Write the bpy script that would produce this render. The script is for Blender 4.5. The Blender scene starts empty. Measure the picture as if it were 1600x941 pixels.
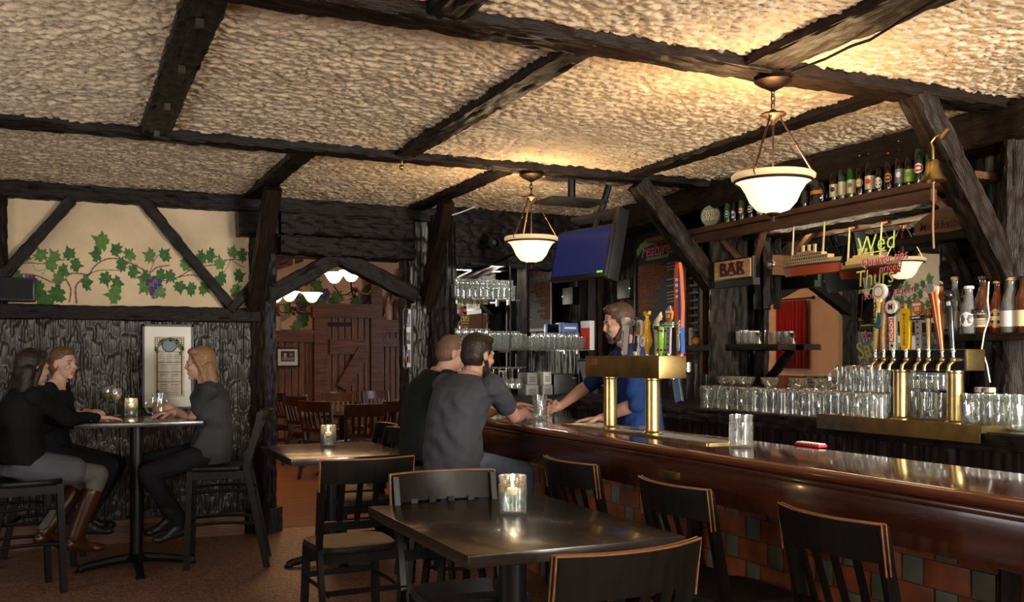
import bpy, bmesh, math, random
import numpy as np
from mathutils import Vector, Matrix, Quaternion
R = math.radians
SC = bpy.context.scene
COL = SC.collection

# ------------------------------------------------------------------ camera, light, exposure
FPX, CX, HY, CAMZ = 1509.0, 800.0, 558.0, 1.45
cd = bpy.data.cameras.new('camera'); cam = bpy.data.objects.new('camera', cd); COL.objects.link(cam)
cd.sensor_width = 36; cd.lens = FPX/1600*36; cd.shift_y = (HY-470.5)/1600; cd.clip_start = .05
YAW = R(24.6)
cam.location = (0, 0, CAMZ); cam.rotation_euler = (R(90), 0, -YAW)
SC.camera = cam
SC.view_settings.view_transform = 'Standard'; SC.view_settings.look = 'None'
SC.view_settings.gamma = 1; SC.view_settings.use_curve_mapping = False
SC.view_settings.exposure = 0.25
SC.cycles.use_denoising = True
SC.cycles.max_bounces = 8; SC.cycles.transmission_bounces = 7; SC.cycles.glossy_bounces = 4; SC.cycles.diffuse_bounces = 3
SC.cycles.transparent_max_bounces = 48
SC.cycles.caustics_refractive = False; SC.cycles.caustics_reflective = False
SC.cycles.sample_clamp_indirect = 4
w = bpy.data.worlds.new('world'); SC.world = w; w.use_nodes = True
w.node_tree.nodes['Background'].inputs[0].default_value = (.55, .65, .8, 1)
w.node_tree.nodes['Background'].inputs[1].default_value = .3

def light(name, kind, loc, power, color=(1, 1, 1), size=.1, sy=None, aim=None, spread=None):
    l = bpy.data.lights.new(name, kind); o = bpy.data.objects.new(name, l); COL.objects.link(o)
    o.location = loc; l.energy = power; l.color = color
    if kind == 'AREA':
        l.shape = 'RECTANGLE'; l.size = size; l.size_y = sy or size
        if spread: l.spread = R(spread)
    else:
        l.shadow_soft_size = size
    if aim is not None:
        o.rotation_euler = (Vector(aim)-Vector(loc)).to_track_quat('-Z', 'Y').to_euler()
    return o
# daylight through the street windows behind and beside the camera
light('window_daylight', 'AREA', (3.3, -2.35, 1.7), 140, (1, .93, .82), 2.4, 1.5, aim=(3.3, .2, 3.5), spread=115)
light('window_daylight', 'AREA', (3.6, -2.3, 1.9), 62, (1, .94, .84), 1.0, 1.2, aim=(4.6, 4.6, 1.2), spread=70)
light('window_daylight', 'AREA', (0.0, -2.35, 1.7), 62, (1, .91, .78), 2.2, 1.5, aim=(0.3, .2, 3.5), spread=115)
light('window_daylight', 'AREA', (-2.5, 4.2, 1.6), 24, (.84, .90, 1), 2.2, 1.3, aim=(2, 6.2, 1.7))
light('back_room_daylight', 'AREA', (7.7, 11.5, 1.9), 60, (.8, .88, 1), 2.0, 1.4, aim=(4, 12.5, .8))

def cdir(x, y):
    u = (x-CX)/FPX; v = (HY-y)/FPX
    c, s = math.cos(YAW), math.sin(YAW)
    return Vector((c*u+s, c-s*u, v))
def P(x, y, X=None, Y=None, Z=None, d=None):
    r = cdir(x, y)
    if X is not None: t = X/r.x
    elif Y is not None: t = Y/r.y
    elif Z is not None: t = (Z-CAMZ)/r.z
    else: t = d
    return Vector((0, 0, CAMZ)) + r*t

# ------------------------------------------------------------------ materials
MATS = {}
def new_mat(name):
    m = bpy.data.materials.new(name); m.use_nodes = True
    return m, m.node_tree.nodes, m.node_tree.links, m.node_tree.nodes['Principled BSDF']
def mat(name, col, rough=.5, metal=0, emit=None, es=0, trans=0, ior=1.45, spec=.5, noise=0, nscale=20, bump=0, bscale=60, coat=0, sheen=0):
    if name in MATS: return MATS[name]
    m, N, L, b = new_mat(name)
    b.inputs['Base Color'].default_value = (*col, 1); b.inputs['Roughness'].default_value = rough
    b.inputs['Metallic'].default_value = metal; b.inputs['Specular IOR Level'].default_value = spec
    b.inputs['IOR'].default_value = ior
    if trans: b.inputs['Transmission Weight'].default_value = trans
    if coat: b.inputs['Coat Weight'].default_value = coat; b.inputs['Coat Roughness'].default_value = .08
    if sheen: b.inputs['Sheen Weight'].default_value = sheen
    if emit: b.inputs['Emission Color'].default_value = (*emit, 1); b.inputs['Emission Strength'].default_value = es
    if noise or bump:
        tc = N.new('ShaderNodeTexCoord')
    if noise:
        n = N.new('ShaderNodeTexNoise'); n.inputs['Scale'].default_value = nscale; n.inputs['Detail'].default_value = 5
        L.new(tc.outputs['Object'], n.inputs['Vector'])
        cr = N.new('ShaderNodeValToRGB')
        cr.color_ramp.elements[0].position = .3; cr.color_ramp.elements[1].position = .7
        cr.color_ramp.elements[0].color = (*[c*(1-noise) for c in col], 1)
        cr.color_ramp.elements[1].color = (*[min(1, c*(1+noise)) for c in col], 1)
        L.new(n.outputs[0], cr.inputs[0]); L.new(cr.outputs[0], b.inputs['Base Color'])
    if bump:
        n2 = N.new('ShaderNodeTexNoise'); n2.inputs['Scale'].default_value = bscale; n2.inputs['Detail'].default_value = 3
        L.new(tc.outputs['Object'], n2.inputs['Vector'])
        bp = N.new('ShaderNodeBump'); bp.inputs['Strength'].default_value = bump; bp.inputs['Distance'].default_value = .01
        L.new(n2.outputs[0], bp.inputs['Height']); L.new(bp.outputs[0], b.inputs['Normal'])
    MATS[name] = m; return m

def wood(name, c1, c2, rough=.35, axis=0, scale=1., bump=.3, coat=0, spec=.5, fine=1.):
    """grained wood; axis = the local axis the grain runs along"""
    if name in MATS: return MATS[name]
    m, N, L, b = new_mat(name)
    tc = N.new('ShaderNodeTexCoord'); mp = N.new('ShaderNodeMapping')
    s = [14*scale, 14*scale, 14*scale]; s[axis] = 1.2*scale
    mp.inputs['Scale'].default_value = s
    L.new(tc.outputs['Object'], mp.inputs['Vector'])
    n = N.new('ShaderNodeTexNoise'); n.inputs['Scale'].default_value = 1.5; n.inputs['Detail'].default_value = 6
    n.inputs['Roughness'].default_value = .6; n.inputs['Distortion'].default_value = .6
    L.new(mp.outputs[0], n.inputs['Vector'])
    cr = N.new('ShaderNodeValToRGB'); cr.color_ramp.elements[0].position = .32; cr.color_ramp.elements[1].position = .7
    cr.color_ramp.elements[0].color = (*c1, 1); cr.color_ramp.elements[1].color = (*c2, 1)
    L.new(n.outputs[0], cr.inputs[0]); L.new(cr.outputs[0], b.inputs['Base Color'])
    n2 = N.new('ShaderNodeTexNoise'); n2.inputs['Scale'].default_value = 5*fine; n2.inputs['Detail'].default_value = 4
    L.new(mp.outputs[0], n2.inputs['Vector'])
    bp = N.new('ShaderNodeBump'); bp.inputs['Strength'].default_value = bump; bp.inputs['Distance'].default_value = .006
    L.new(n2.outputs[0], bp.inputs['Height']); L.new(bp.outputs[0], b.inputs['Normal'])
    b.inputs['Roughness'].default_value = rough; b.inputs['Specular IOR Level'].default_value = spec
    if coat: b.inputs['Coat Weight'].default_value = coat; b.inputs['Coat Roughness'].default_value = .07
    MATS[name] = m; return m

HEWN = wood('hewn_wood', (.005, .0038, .0032), (.020, .0145, .012), .42, 0, 1.5, .8, spec=.18, fine=1.8)
HEWNB = wood('hewn_wood_brown', (.008, .005, .0035), (.027, .016, .011), .42, 0, 1.5, .8, spec=.18, fine=1.8)
HEWNZ = wood('hewn_plank', (.012, .010, .009), (.055, .045, .038), .36, 2, 1.5, .4)
DARKZ = wood('dark_plank', (.010, .007, .006), (.035, .022, .017), .33, 2, 1.3, .5)
ROOMW = wood('red_brown_plank', (.07, .026, .011), (.25, .105, .048), .45, 2, 1.2, .35)
ROOMX = wood('red_brown_rail', (.06, .022, .010), (.21, .085, .038), .45, 0, 1.2, .35)
BARM = wood('bar_mahogany', (.036, .010, .006), (.082, .024, .012), .2, 1, .6, .06, coat=.6)
BART = wood('bar_top_mahogany', (.09, .026, .012), (.20, .065, .028), .15, 1, .5, .05, coat=1)
BLACKW = wood('black_table_wood', (.008, .006, .005), (.035, .026, .018), .24, 0, 1.4, .12, coat=.3)
CHAIRB = wood('black_chair_wood', (.005, .0042, .0038), (.011, .009, .0075), .38, 2, 1., .08, spec=.2)
SEATB = wood('black_seat_wood', (.012, .011, .012), (.035, .032, .034), .42, 1, 1.6, .25, spec=.2)
WORN = wood('worn_edge_wood', (.16, .06, .02), (.34, .15, .05), .35, 0, 1.5, .1)
CHAIRR = wood('red_brown_chair_wood', (.03, .012, .008), (.07, .028, .018), .35, 2, 1., .08)
FLOORW = wood('floor_boards', (.12, .05, .018), (.26, .12, .045), .3, 0, .5, .1)
BRASS = mat('brass', (.50, .37, .15), .30, 1, noise=.25, nscale=14)
BRASSD = mat('aged_brass', (.34, .235, .09), .38, 1, noise=.3, nscale=9)
BRONZE = mat('bronze', (.045, .026, .016), .42, .7)
BLACKM = mat('black_metal', (.02, .02, .022), .35, .6)
STEEL = mat('steel', (.6, .6, .6), .25, 1)
BLACKP = mat('black_plastic', (.012, .012, .013), .4)
GREYP = mat('grey_plastic', (.22, .22, .21), .5)
CREAMP = mat('cream_plastic', (.5, .48, .42), .5)
WHITE = mat('white_paint', (.78, .77, .72), .5)
GLASS = mat('clear_glass', (1, 1, 1), .01, trans=1, ior=1.48)
def _haze(m_, k=.10):
    N, L = m_.node_tree.nodes, m_.node_tree.links; b = N['Principled BSDF']; o = N['Material Output']
    d = N.new('ShaderNodeBsdfDiffuse'); d.inputs[0].default_value = (.85, .86, .84, 1); x = N.new('ShaderNodeMixShader'); x.inputs[0].default_value = k
    L.new(b.outputs[0], x.inputs[1]); L.new(d.outputs[0], x.inputs[2]); L.new(x.outputs[0], o.inputs['Surface'])
MATS.pop('clear_glass')
def thin(name, tint, k=.08, dcol=None, rough=.03, bump=0, refl=.06):
    """thin walled glass or liquid: clear, with mirror-like sheen growing to the edges and a diffuse share added to brighten it"""
    m, N, L, b = new_mat(name); N.remove(b); o = N['Material Output']
    t = N.new('ShaderNodeBsdfTransparent'); t.inputs[0].default_value = (*tint, 1)
    g = N.new('ShaderNodeBsdfGlossy'); g.inputs['Color'].default_value = (1, 1, 1, 1); g.inputs['Roughness'].default_value = rough
    lw = N.new('ShaderNodeLayerWeight'); lw.inputs[0].default_value = .42; mr_ = N.new('ShaderNodeMapRange'); mr_.inputs['To Min'].default_value = refl; mr_.inputs['To Max'].default_value = .85
    L.new(lw.outputs['Facing'], mr_.inputs['Value']); x = N.new('ShaderNodeMixShader'); L.new(mr_.outputs[0], x.inputs[0]); L.new(t.outputs[0], x.inputs[1]); L.new(g.outputs[0], x.inputs[2])
    d = N.new('ShaderNodeBsdfDiffuse'); d.inputs[0].default_value = (*(dcol or (.85, .86, .84)), 1); y = N.new('ShaderNodeMixShader'); y.inputs[0].default_value = k
    L.new(x.outputs[0], y.inputs[1]); L.new(d.outputs[0], y.inputs[2]); L.new(y.outputs[0], o.inputs['Surface'])
    MATS[name] = m; return m
GLASS = thin('clear_glass', (.93, .95, .94), .05)  # pale diffuse share put into the colour so the glass looks brighter
WATER = thin('water', (.90, .97, .94), .05)
MIRROR = mat('mirror_glass', (.78, .8, .78), .015, 1)
PLASTER = mat('tan_plaster', (.74, .57, .37), .8, noise=.18, nscale=2.2, bump=.35, bscale=35)
PEACH = mat('peach_plaster', (.72, .50, .32), .8, noise=.1, nscale=2)
DARKPL = mat('dark_plaster', (.10, .06, .035), .85, noise=.2, bump=.3)

# ------------------------------------------------------------------ mesh builder
class MB:
    def __init__(s): s.v = []; s.f = []; s.m = []; s.mats = []
    def mi(s, m):
        if m not in s.mats: s.mats.append(m)
        return s.mats.index(m)
    def add(s, vs, fs, m, mx=None):
        o = len(s.v); k = s.mi(m)
        if mx is not None: vs = [mx @ Vector(v) for v in vs]
        s.v += [tuple(v) for v in vs]; s.f += [tuple(i+o for i in f) for f in fs]; s.m += [k]*len(fs)
        return s
    def box(s, c, size, m, mx=None, bev=0):
        x, y, z = [a/2 for a in size]
        if bev:
            bm = bmesh.new(); bmesh.ops.create_cube(bm, size=1)
            for v in bm.verts: v.co = Vector((v.co.x*2*x+c[0], v.co.y*2*y+c[1], v.co.z*2*z+c[2]))
            bmesh.ops.bevel(bm, geom=bm.edges[:], offset=bev, segments=2, profile=.6, affect='EDGES')
            bm.verts.index_update()
            vs = [v.co.copy() for v in bm.verts]; fs = [[v.index for v in f.verts] for f in bm.faces]; bm.free()
            return s.add(vs, fs, m, mx)
        vs = [(c[0]+i*x, c[1]+j*y, c[2]+k*z) for i in (-1, 1) for j in (-1, 1) for k in (-1, 1)]
        fs = [(0, 1, 3, 2), (4, 6, 7, 5), (0, 4, 5, 1), (2, 3, 7, 6), (0, 2, 6, 4), (1, 5, 7, 3)]
        return s.add(vs, fs, m, mx)
    def lathe(s, prof, m, c=(0, 0, 0), seg=24, mx=None, closed=False):
        n = len(prof); vs = []; fs = []
        for (r, z) in prof:
            for k in range(seg):
                a = 2*math.pi*k/seg; vs.append((c[0]+r*math.cos(a), c[1]+r*math.sin(a), c[2]+z))
        for i in range(n-1 + (1 if closed else 0)):
            j = (i+1) % n
            for k in range(seg):
                k2 = (k+1) % seg; fs.append((i*seg+k, i*seg+k2, j*seg+k2, j*seg+k))
        if not closed:
            fs.append(tuple(range(seg))[::-1]); fs.append(tuple((n-1)*seg+k for k in range(seg)))
        return s.add(vs, fs, m, mx)
    def tube(s, pts, rad, m, seg=8, mx=None, closed=False, flat=1.):
        pts = [Vector(p) for p in pts]; n = len(pts)
        rr = rad if isinstance(rad, (list, tuple)) else [rad]*n
        vs = []; fs = []; up = None
        for i, p in enumerate(pts):
            if closed: t = pts[(i+1) % n]-pts[i-1]
            else: t = (pts[min(i+1, n-1)]-pts[max(i-1, 0)])
            if t.length < 1e-9: t = Vector((0, 0, 1))
            t.normalize()
            if up is None:
                up = Vector((0, 0, 1)) if abs(t.z) < .9 else Vector((1, 0, 0))
            a = (up - t*up.dot(t))
            if a.length < 1e-5: a = t.orthogonal()
            a.normalize(); up = a; b = t.cross(a)
            for k in range(seg):
                q = 2*math.pi*k/seg; vs.append(p+a*math.cos(q)*rr[i]*flat+b*math.sin(q)*rr[i])
        for i in range(n if closed else n-1):
            j = (i+1) % n
            for k in range(seg):
                k2 = (k+1) % seg; fs.append((i*seg+k, i*seg+k2, j*seg+k2, j*seg+k))
        if not closed:
            fs.append(tuple(range(seg))[::-1]); fs.append(tuple((n-1)*seg+k for k in range(seg)))
        return s.add(vs, fs, m, mx)
    def bar(s, p0, p1, w, h, m, up=(0, 0, 1)):
        """square stick from p0 to p1"""
        p0 = Vector(p0); p1 = Vector(p1); x = (p1-p0); l = x.length; x.normalize(); z = Vector(up)-x*Vector(up).dot(x)
        if z.length < 1e-4: z = x.orthogonal()
        z.normalize(); y = z.cross(x)
        mx = Matrix(((x.x, y.x, z.x, 0), (x.y, y.y, z.y, 0), (x.z, y.z, z.z, 0), (0, 0, 0, 1)))
        mx.translation = (p0+p1)/2
        return s.box((0, 0, 0), (l, w, h), m, mx)
    def prism(s, poly, z0, z1, m, mx=None):
        n = len(poly)
        vs = [(x, y, z0) for x, y in poly]+[(x, y, z1) for x, y in poly]
        fs = [tuple(range(n))[::-1], tuple(range(n, 2*n))]+[(i, (i+1) % n, n+(i+1) % n, n+i) for i in range(n)]
        return s.add(vs, fs, m, mx)
    def poly(s, pts, m, mx=None):
        return s.add(pts, [tuple(range(len(pts)))], m, mx)
    def sphere(s, c, r, m, seg=12, mx=None):
        r = r if isinstance(r, (tuple, list)) else (r, r, r)
        vs = [(c[0], c[1], c[2]+r[2])]; rings = seg//2
        for i in range(1, rings):
            t = math.pi*i/rings
            for k in range(seg):
                a = 2*math.pi*k/seg
                vs.append((c[0]+r[0]*math.sin(t)*math.cos(a), c[1]+r[1]*math.sin(t)*math.sin(a), c[2]+r[2]*math.cos(t)))
        vs.append((c[0], c[1], c[2]-r[2])); fs = []
        for k in range(seg): fs.append((0, 1+k, 1+(k+1) % seg))
        for i in range(rings-2):
            for k in range(seg):
                a = 1+i*seg+k; b = 1+i*seg+(k+1) % seg; fs.append((a, a+seg, b+seg, b))
        o = 1+(rings-2)*seg; e = len(vs)-1
        for k in range(seg): fs.append((o+k, e, o+(k+1) % seg))
        return s.add(vs, fs, m, mx)
    def text(s, body, size, m, mx, extrude=.0008, shear=0, offset=0, align='CENTER', sx=1.):
        c = bpy.data.curves.new('t', 'FONT'); c.body = body; c.size = size; c.extrude = extrude; c.shear = shear
        c.offset = offset; c.align_x = align; c.align_y = 'CENTER'; c.resolution_u = 2
        o = bpy.data.objects.new('t', c); COL.objects.link(o)
        dg = bpy.context.evaluated_depsgraph_get(); me = bpy.data.meshes.new_from_object(o.evaluated_get(dg))
        vs = [Vector((v.co.x*sx, v.co.y, v.co.z)) for v in me.vertices]; fs = [tuple(p.vertices) for p in me.polygons]
        bpy.data.objects.remove(o); bpy.data.curves.remove(c); bpy.data.meshes.remove(me)
        return s.add(vs, fs, m, mx)
    def mesh(s, name, smooth=True, auto=35):
        me = bpy.data.meshes.new(name); me.from_pydata(s.v, [], s.f)
        for m in s.mats: me.materials.append(m)
        me.polygons.foreach_set('material_index', s.m)
        bm = bmesh.new(); bm.from_mesh(me); bmesh.ops.recalc_face_normals(bm, faces=bm.faces[:])
        bm.to_mesh(me); bm.free()
        if smooth:
            me.polygons.foreach_set('use_smooth', [True]*len(me.polygons)); me.set_sharp_from_angle(angle=R(auto))
        me.update(); return me
    def build(s, name, parent=None, loc=None, rotz=0, smooth=True, auto=35, mx=None):
        o = bpy.data.objects.new(name, s.mesh(name, smooth, auto)); COL.objects.link(o)
        if parent: o.parent = parent
        if loc is not None: o.location = loc
        if rotz: o.rotation_euler = (0, 0, rotz)
        if mx is not None: o.matrix_world = mx
        return o

def tag(o, label=None, cat=None, group=None, kind=None):
    if label: o['label'] = label
    if cat: o['category'] = cat
    if group: o['group'] = group
    if kind: o['kind'] = kind
    return o
def thing(name, label, cat, loc=(0, 0, 0), rotz=0, group=None):
    o = bpy.data.objects.new(name, None); COL.objects.link(o); o.location = loc; o.rotation_euler = (0, 0, rotz)
    o.empty_display_size = .05
    return tag(o, label, cat, group)
CHILD = {}
def kids(o): return [c for c in o.children]
def copy_tree(o, loc=None, rotz=None, label=None, group=None, parent=None, scale=None):
    c = o.copy(); COL.objects.link(c)
    if parent: c.parent = parent
    if loc is not None: c.location = loc
    if rotz is not None: c.rotation_euler = (0, 0, rotz)
    if label: c['label'] = label
    if group: c['group'] = group
    if scale: c.scale = (scale,)*3
    for k in list(o.children): copy_tree(k, parent=c)
    return c
def frame(o, x, y, z):
    x, y, z = Vector(x), Vector(y), Vector(z)
    m = Matrix(((x.x, y.x, z.x, 0), (x.y, y.y, z.y, 0), (x.z, y.z, z.z, 0), (0, 0, 0, 1))); m.translation = Vector(o)
    return m
def onX(o):   # writing on a wall that faces -X (read looking along +X)
    return frame(o, (0, -1, 0), (0, 0, 1), (-1, 0, 0))
def onY(o):   # writing on a wall that faces -Y
    return frame(o, (1, 0, 0), (0, 0, 1), (0, -1, 0))

# ------------------------------------------------------------------ hewn / daubed relief (real geometry)
def hsh(i, j, k):
    s = np.sin(i*127.1+j*311.7+k*74.7)*43758.5453
    return s-np.floor(s)
def flakes(u, v, cu, cv, ang, seed):
    # overlapping trowel flakes with one thin sharp lip each
    U = u/cu; V = v/cv; iu = np.floor(U); iv = np.floor(V); best = np.full(U.shape, -9.)
    for di in (-1, 0, 1):
        for dj in (-1, 0, 1):
            ci = iu+di; cj = iv+dj
            px = ci+.5+.95*(hsh(ci, cj, seed+1)-.5); py = cj+.5+.95*(hsh(ci, cj, seed+2)-.5)
            a = (hsh(ci, cj, seed+3)-.5)*2*ang; r = hsh(ci, cj, seed+4); k = .7+.8*hsh(ci, cj, seed+5)
            dx = U-px; dy = V-py; x2 = (dx*np.cos(a)+dy*np.sin(a))/k; y2 = (-dx*np.sin(a)+dy*np.cos(a))/k
            h = .8*r+.9*x2-1.1*y2*y2-9.*np.maximum(0, x2-.40+.5*y2*y2)
            best = np.maximum(best, h)
    return np.maximum(best, -.3)
def daubs(u, v, cu, cv, ang=.5, seed=0, tilt=.7, fall=1.6, lip=4.):
    U = u/cu; V = v/cv; iu = np.floor(U); iv = np.floor(V); best = np.full(U.shape, -9.)
    for di in (-1, 0, 1):
        for dj in (-1, 0, 1):
            ci = iu+di; cj = iv+dj
            px = ci+.5+.8*(hsh(ci, cj, seed+1)-.5); py = cj+.5+.8*(hsh(ci, cj, seed+2)-.5)
            a = (hsh(ci, cj, seed+3)-.5)*2*ang; r = hsh(ci, cj, seed+4)
            dx = U-px; dy = V-py; x2 = dx*np.cos(a)+dy*np.sin(a); y2 = -dx*np.sin(a)+dy*np.cos(a)
            h = .35*r+tilt*x2-fall*y2*y2-.5*x2*x2-lip*np.maximum(0, x2-.42)
            best = np.maximum(best, h)
    return best
def mesh_np(name, V, F, mats):
    me = bpy.data.meshes.new(name)
    me.vertices.add(len(V)); me.vertices.foreach_set('co', V.astype(np.float32).ravel())
    n = len(F); me.loops.add(n*4); me.polygons.add(n)
    me.loops.foreach_set('vertex_index', F.astype(np.int32).ravel())
    me.polygons.foreach_set('loop_start', np.arange(n, dtype=np.int32)*4)
    me.update(calc_edges=True)
    for m in mats: me.materials.append(m)
    me.polygons.foreach_set('use_smooth', [True]*n)
    me.validate(); me.update(); return me
def grid_faces(nu, nv):
    i = np.arange(nu-1)[:, None]*nv+np.arange(nv-1)[None, :]
    i = i.ravel(); return np.stack([i, i+nv, i+nv+1, i+1], 1)

NTRIM = [0]
def beam(p0, p1, w, h, m=None, up=(0, 0, 1), amp=.009, name=None, label=None, cat='beam', step=.0135, cell=(.12, .030), parent=None, kind='structure', seedx=None):
    """a hewn timber: local x along its length, y = width, z = height"""
    m = m or HEWN
    p0 = Vector(p0); p1 = Vector(p1); x = p1-p0; l = x.length; x.normalize()
    z = Vector(up)-x*Vector(up).dot(x)
    if z.length < 1e-3: z = x.orthogonal()
    z.normalize(); y = z.cross(x)
    NTRIM[0] += 1; sd = seedx if seedx is not None else NTRIM[0]*3.7
    mw = frame((p0+p1)/2, x, y, z)
    nt = max(3, int(l/(step*1.6))); hw, hh = w/2, h/2; c = min(hw, hh)*.16
    loop = []
    def side(a, b):
        n = max(2, int(math.dist(a, b)/step))
        for i in range(n): loop.append((a[0]+(b[0]-a[0])*i/n, a[1]+(b[1]-a[1])*i/n))
    pts = [(-hw+c, -hh), (hw-c, -hh), (hw, -hh+c), (hw, hh-c), (hw-c, hh), (-hw+c, hh), (-hw, hh-c), (-hw, -hh+c)]
    for i in range(8): side(pts[i], pts[(i+1) % 8])
    L = np.array(loop); npn = len(L)
    nx = np.roll(L, -1, 0)-np.roll(L, 1, 0); nrm = np.stack([nx[:, 1], -nx[:, 0]], 1); nrm /= np.linalg.norm(nrm, axis=1)[:, None]
    s = np.concatenate([[0], np.cumsum(np.linalg.norm(np.roll(L, -1, 0)-L, axis=1))])[:-1]
    T = np.linspace(-l/2, l/2, nt)
    TT, SS = np.meshgrid(T, s, indexing='ij')
    hgt = daubs(TT+sd, SS, cell[0], cell[1], .25, sd % 7, .5, 1.6, 3.)
    wob = .5*np.sin(TT*2.1+sd)+.5*np.sin(TT*5.3+sd*2)
    d = amp*(hgt-.3)*1.6+amp*.5*wob
    V = np.zeros((nt+2, npn, 3))
    V[1:-1, :, 0] = TT; V[1:-1, :, 1] = L[None, :, 0]+nrm[None, :, 0]*d; V[1:-1, :, 2] = L[None, :, 1]+nrm[None, :, 1]*d
    V[0, :, 0] = -l/2; V[-1, :, 0] = l/2
    V[0, :, 1:] = V[1, :, 1:].mean(0)+(V[1, :, 1:]-V[1, :, 1:].mean(0))*.01
    V[-1, :, 1:] = V[-2, :, 1:].mean(0)+(V[-2, :, 1:]-V[-2, :, 1:].mean(0))*.01
    nn = nt+2; F = []
    i = (np.arange(nn-1)[:, None]*npn+np.arange(npn)[None, :]).ravel(); k = (np.arange(nn-1)[:, None]*npn+(np.arange(npn)[None, :]+1) % npn).ravel()
    F = np.stack([i, k, k+npn, i+npn], 1)
    nm = name or 'trim_%d' % NTRIM[0]
    me = mesh_np(nm, V.reshape(-1, 3), F, [m]); me.set_sharp_from_angle(angle=R(50))
    o = bpy.data.objects.new(nm, me); COL.objects.link(o)
    if parent: o.parent = parent
    o.matrix_world = mw
    if label: tag(o, label, cat)
    if kind and not parent: o['kind'] = kind
    return o
def relief_panel(name, o, ux, uy, un, W, H, m, step, cell, amp, ang=.15, seed=0, plank=0, label=None, cat='wall', kind='structure', **kw):
    """a wall of hewn planks: real relief; ux = across, uy = up, un = outwards"""
    nu = int(W/step)+1; nv = int(H/(step*1.5))+1
    U, V_ = np.meshgrid(np.linspace(0, W, nu), np.linspace(0, H, nv), indexing='ij')
    h = daubs(V_+seed, U, cell[1], cell[0], ang, seed, .5, 1.8, 3.)*amp
    if plank:
        ph = np.mod(U+.02*np.sin(V_*1.3+np.floor(U/plank)*2), plank); g = np.minimum(ph, plank-ph)
        h -= .012*np.exp(-(g/.006)**2); h += (hsh(np.floor(U/plank), 0*U, 5)-.5)*amp*.8
    o = Vector(o); ux, uy, un = Vector(ux), Vector(uy), Vector(un)
    # local frame: x across, z up, y = inward
    Vv = np.zeros((nu, nv, 3)); Vv[..., 0] = U; Vv[..., 2] = V_; Vv[..., 1] = -h
    me = mesh_np(name, Vv.reshape(-1, 3), grid_faces(nu, nv), [m])
    ob = bpy.data.objects.new(name, me); COL.objects.link(ob)
    ob.matrix_world = frame(o, ux, -un, uy)
    if label: tag(ob, label, cat)
    if kind: ob['kind'] = kind
    return ob
# ================================================================== THE ROOM
CE = 2.78            # ceiling
YB = 8.15            # back wall of the bar room
XM = 4.65            # mirror plane behind the back bar
def S(o, label, cat): return tag(o, label, cat, kind='structure')

# floors
m, N, L, b = new_mat('terrazzo')
tc = N.new('ShaderNodeTexCoord'); v = N.new('ShaderNodeTexVoronoi'); v.inputs['Scale'].default_value = 90
L.new(tc.outputs['Object'], v.inputs['Vector'])
cr = N.new('ShaderNodeValToRGB'); cr.color_ramp.elements[0].color = (.10, .040, .026, 1); cr.color_ramp.elements[1].color = (.34, .19, .13, 1)
cr.color_ramp.elements[0].position = .1; cr.color_ramp.elements[1].position = .95
sep = N.new('ShaderNodeSeparateColor'); L.new(v.outputs['Color'], sep.inputs[0]); L.new(sep.outputs[0], cr.inputs[0]); L.new(cr.outputs[0], b.inputs['Base Color'])
b.inputs['Roughness'].default_value = .42
TERR = m
MB().box((1.0, 2.8, -.05), (7.6, 10.9, .1), TERR).build('floor', smooth=False)
S(bpy.data.objects['floor'], 'reddish brown speckled aggregate floor of the bar room', 'floor')
fb = MB()
for i in range(70):
    y = 8.27+i*.12; fb.box((4.2, y+.06, -.05), (7.9, .117, .1), FLOORW)
S(fb.build('floor', smooth=False), 'honey brown board floor of the dining room beyond the opening', 'floor')

# ceiling: daubed stucco, real relief where it is seen
STUCCO = mat('stucco', (.66, .53, .37), .75, noise=.14, nscale=6, bump=.35, bscale=90)
x0, x1, y0, y1, st = -1.3, 4.72, 1.9, 8.2, .0078
nu, nv = int((x1-x0)/st), int((y1-y0)/st)
U, V_ = np.meshgrid(np.linspace(x0, x1, nu), np.linspace(y0, y1, nv), indexing='ij')
wu = .03*np.sin(V_*6.1+1)+.02*np.sin(U*9.+V_*4); wv = .03*np.sin(U*5.3)+.02*np.sin(V_*11+U*3)
h = flakes(-(V_+wv), U+wu, .034, .046, .9, 3)*.0125+flakes(-(V_+wu)+5, U+wv, .021, .030, 1.3, 9)*.0055+.005*np.sin(U*7+3*np.sin(V_*3))*np.sin(V_*6+2*np.sin(U*4))
pu, pv = np.floor(U/.05), np.floor(V_/.05); pd = ((U/.05-pu-.2-.6*hsh(pu, pv, 31))**2+(V_/.05-pv-.2-.6*hsh(pu, pv, 32))**2)
h -= .016*np.exp(-pd/.018)*(hsh(pu, pv, 33) > .72)
VV = np.stack([U, V_, CE-h+.006], -1)
me = mesh_np('ceiling', VV.reshape(-1, 3), grid_faces(nu, nv)[:, ::-1], [STUCCO])
o = bpy.data.objects.new('ceiling', me); COL.objects.link(o); S(o, 'cream stucco ceiling of thick overlapping trowel daubs between dark beams', 'ceiling')
cb = MB(); cb.box((1.0, 2.8, CE+.08), (7.6, 10.9, .1), STUCCO); cb.box((4.2, 12.5, 3.25), (7.9, 8.3, .1), PEACH)
S(cb.build('ceiling', smooth=False), 'flat ceiling slab above the stucco', 'ceiling')

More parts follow.
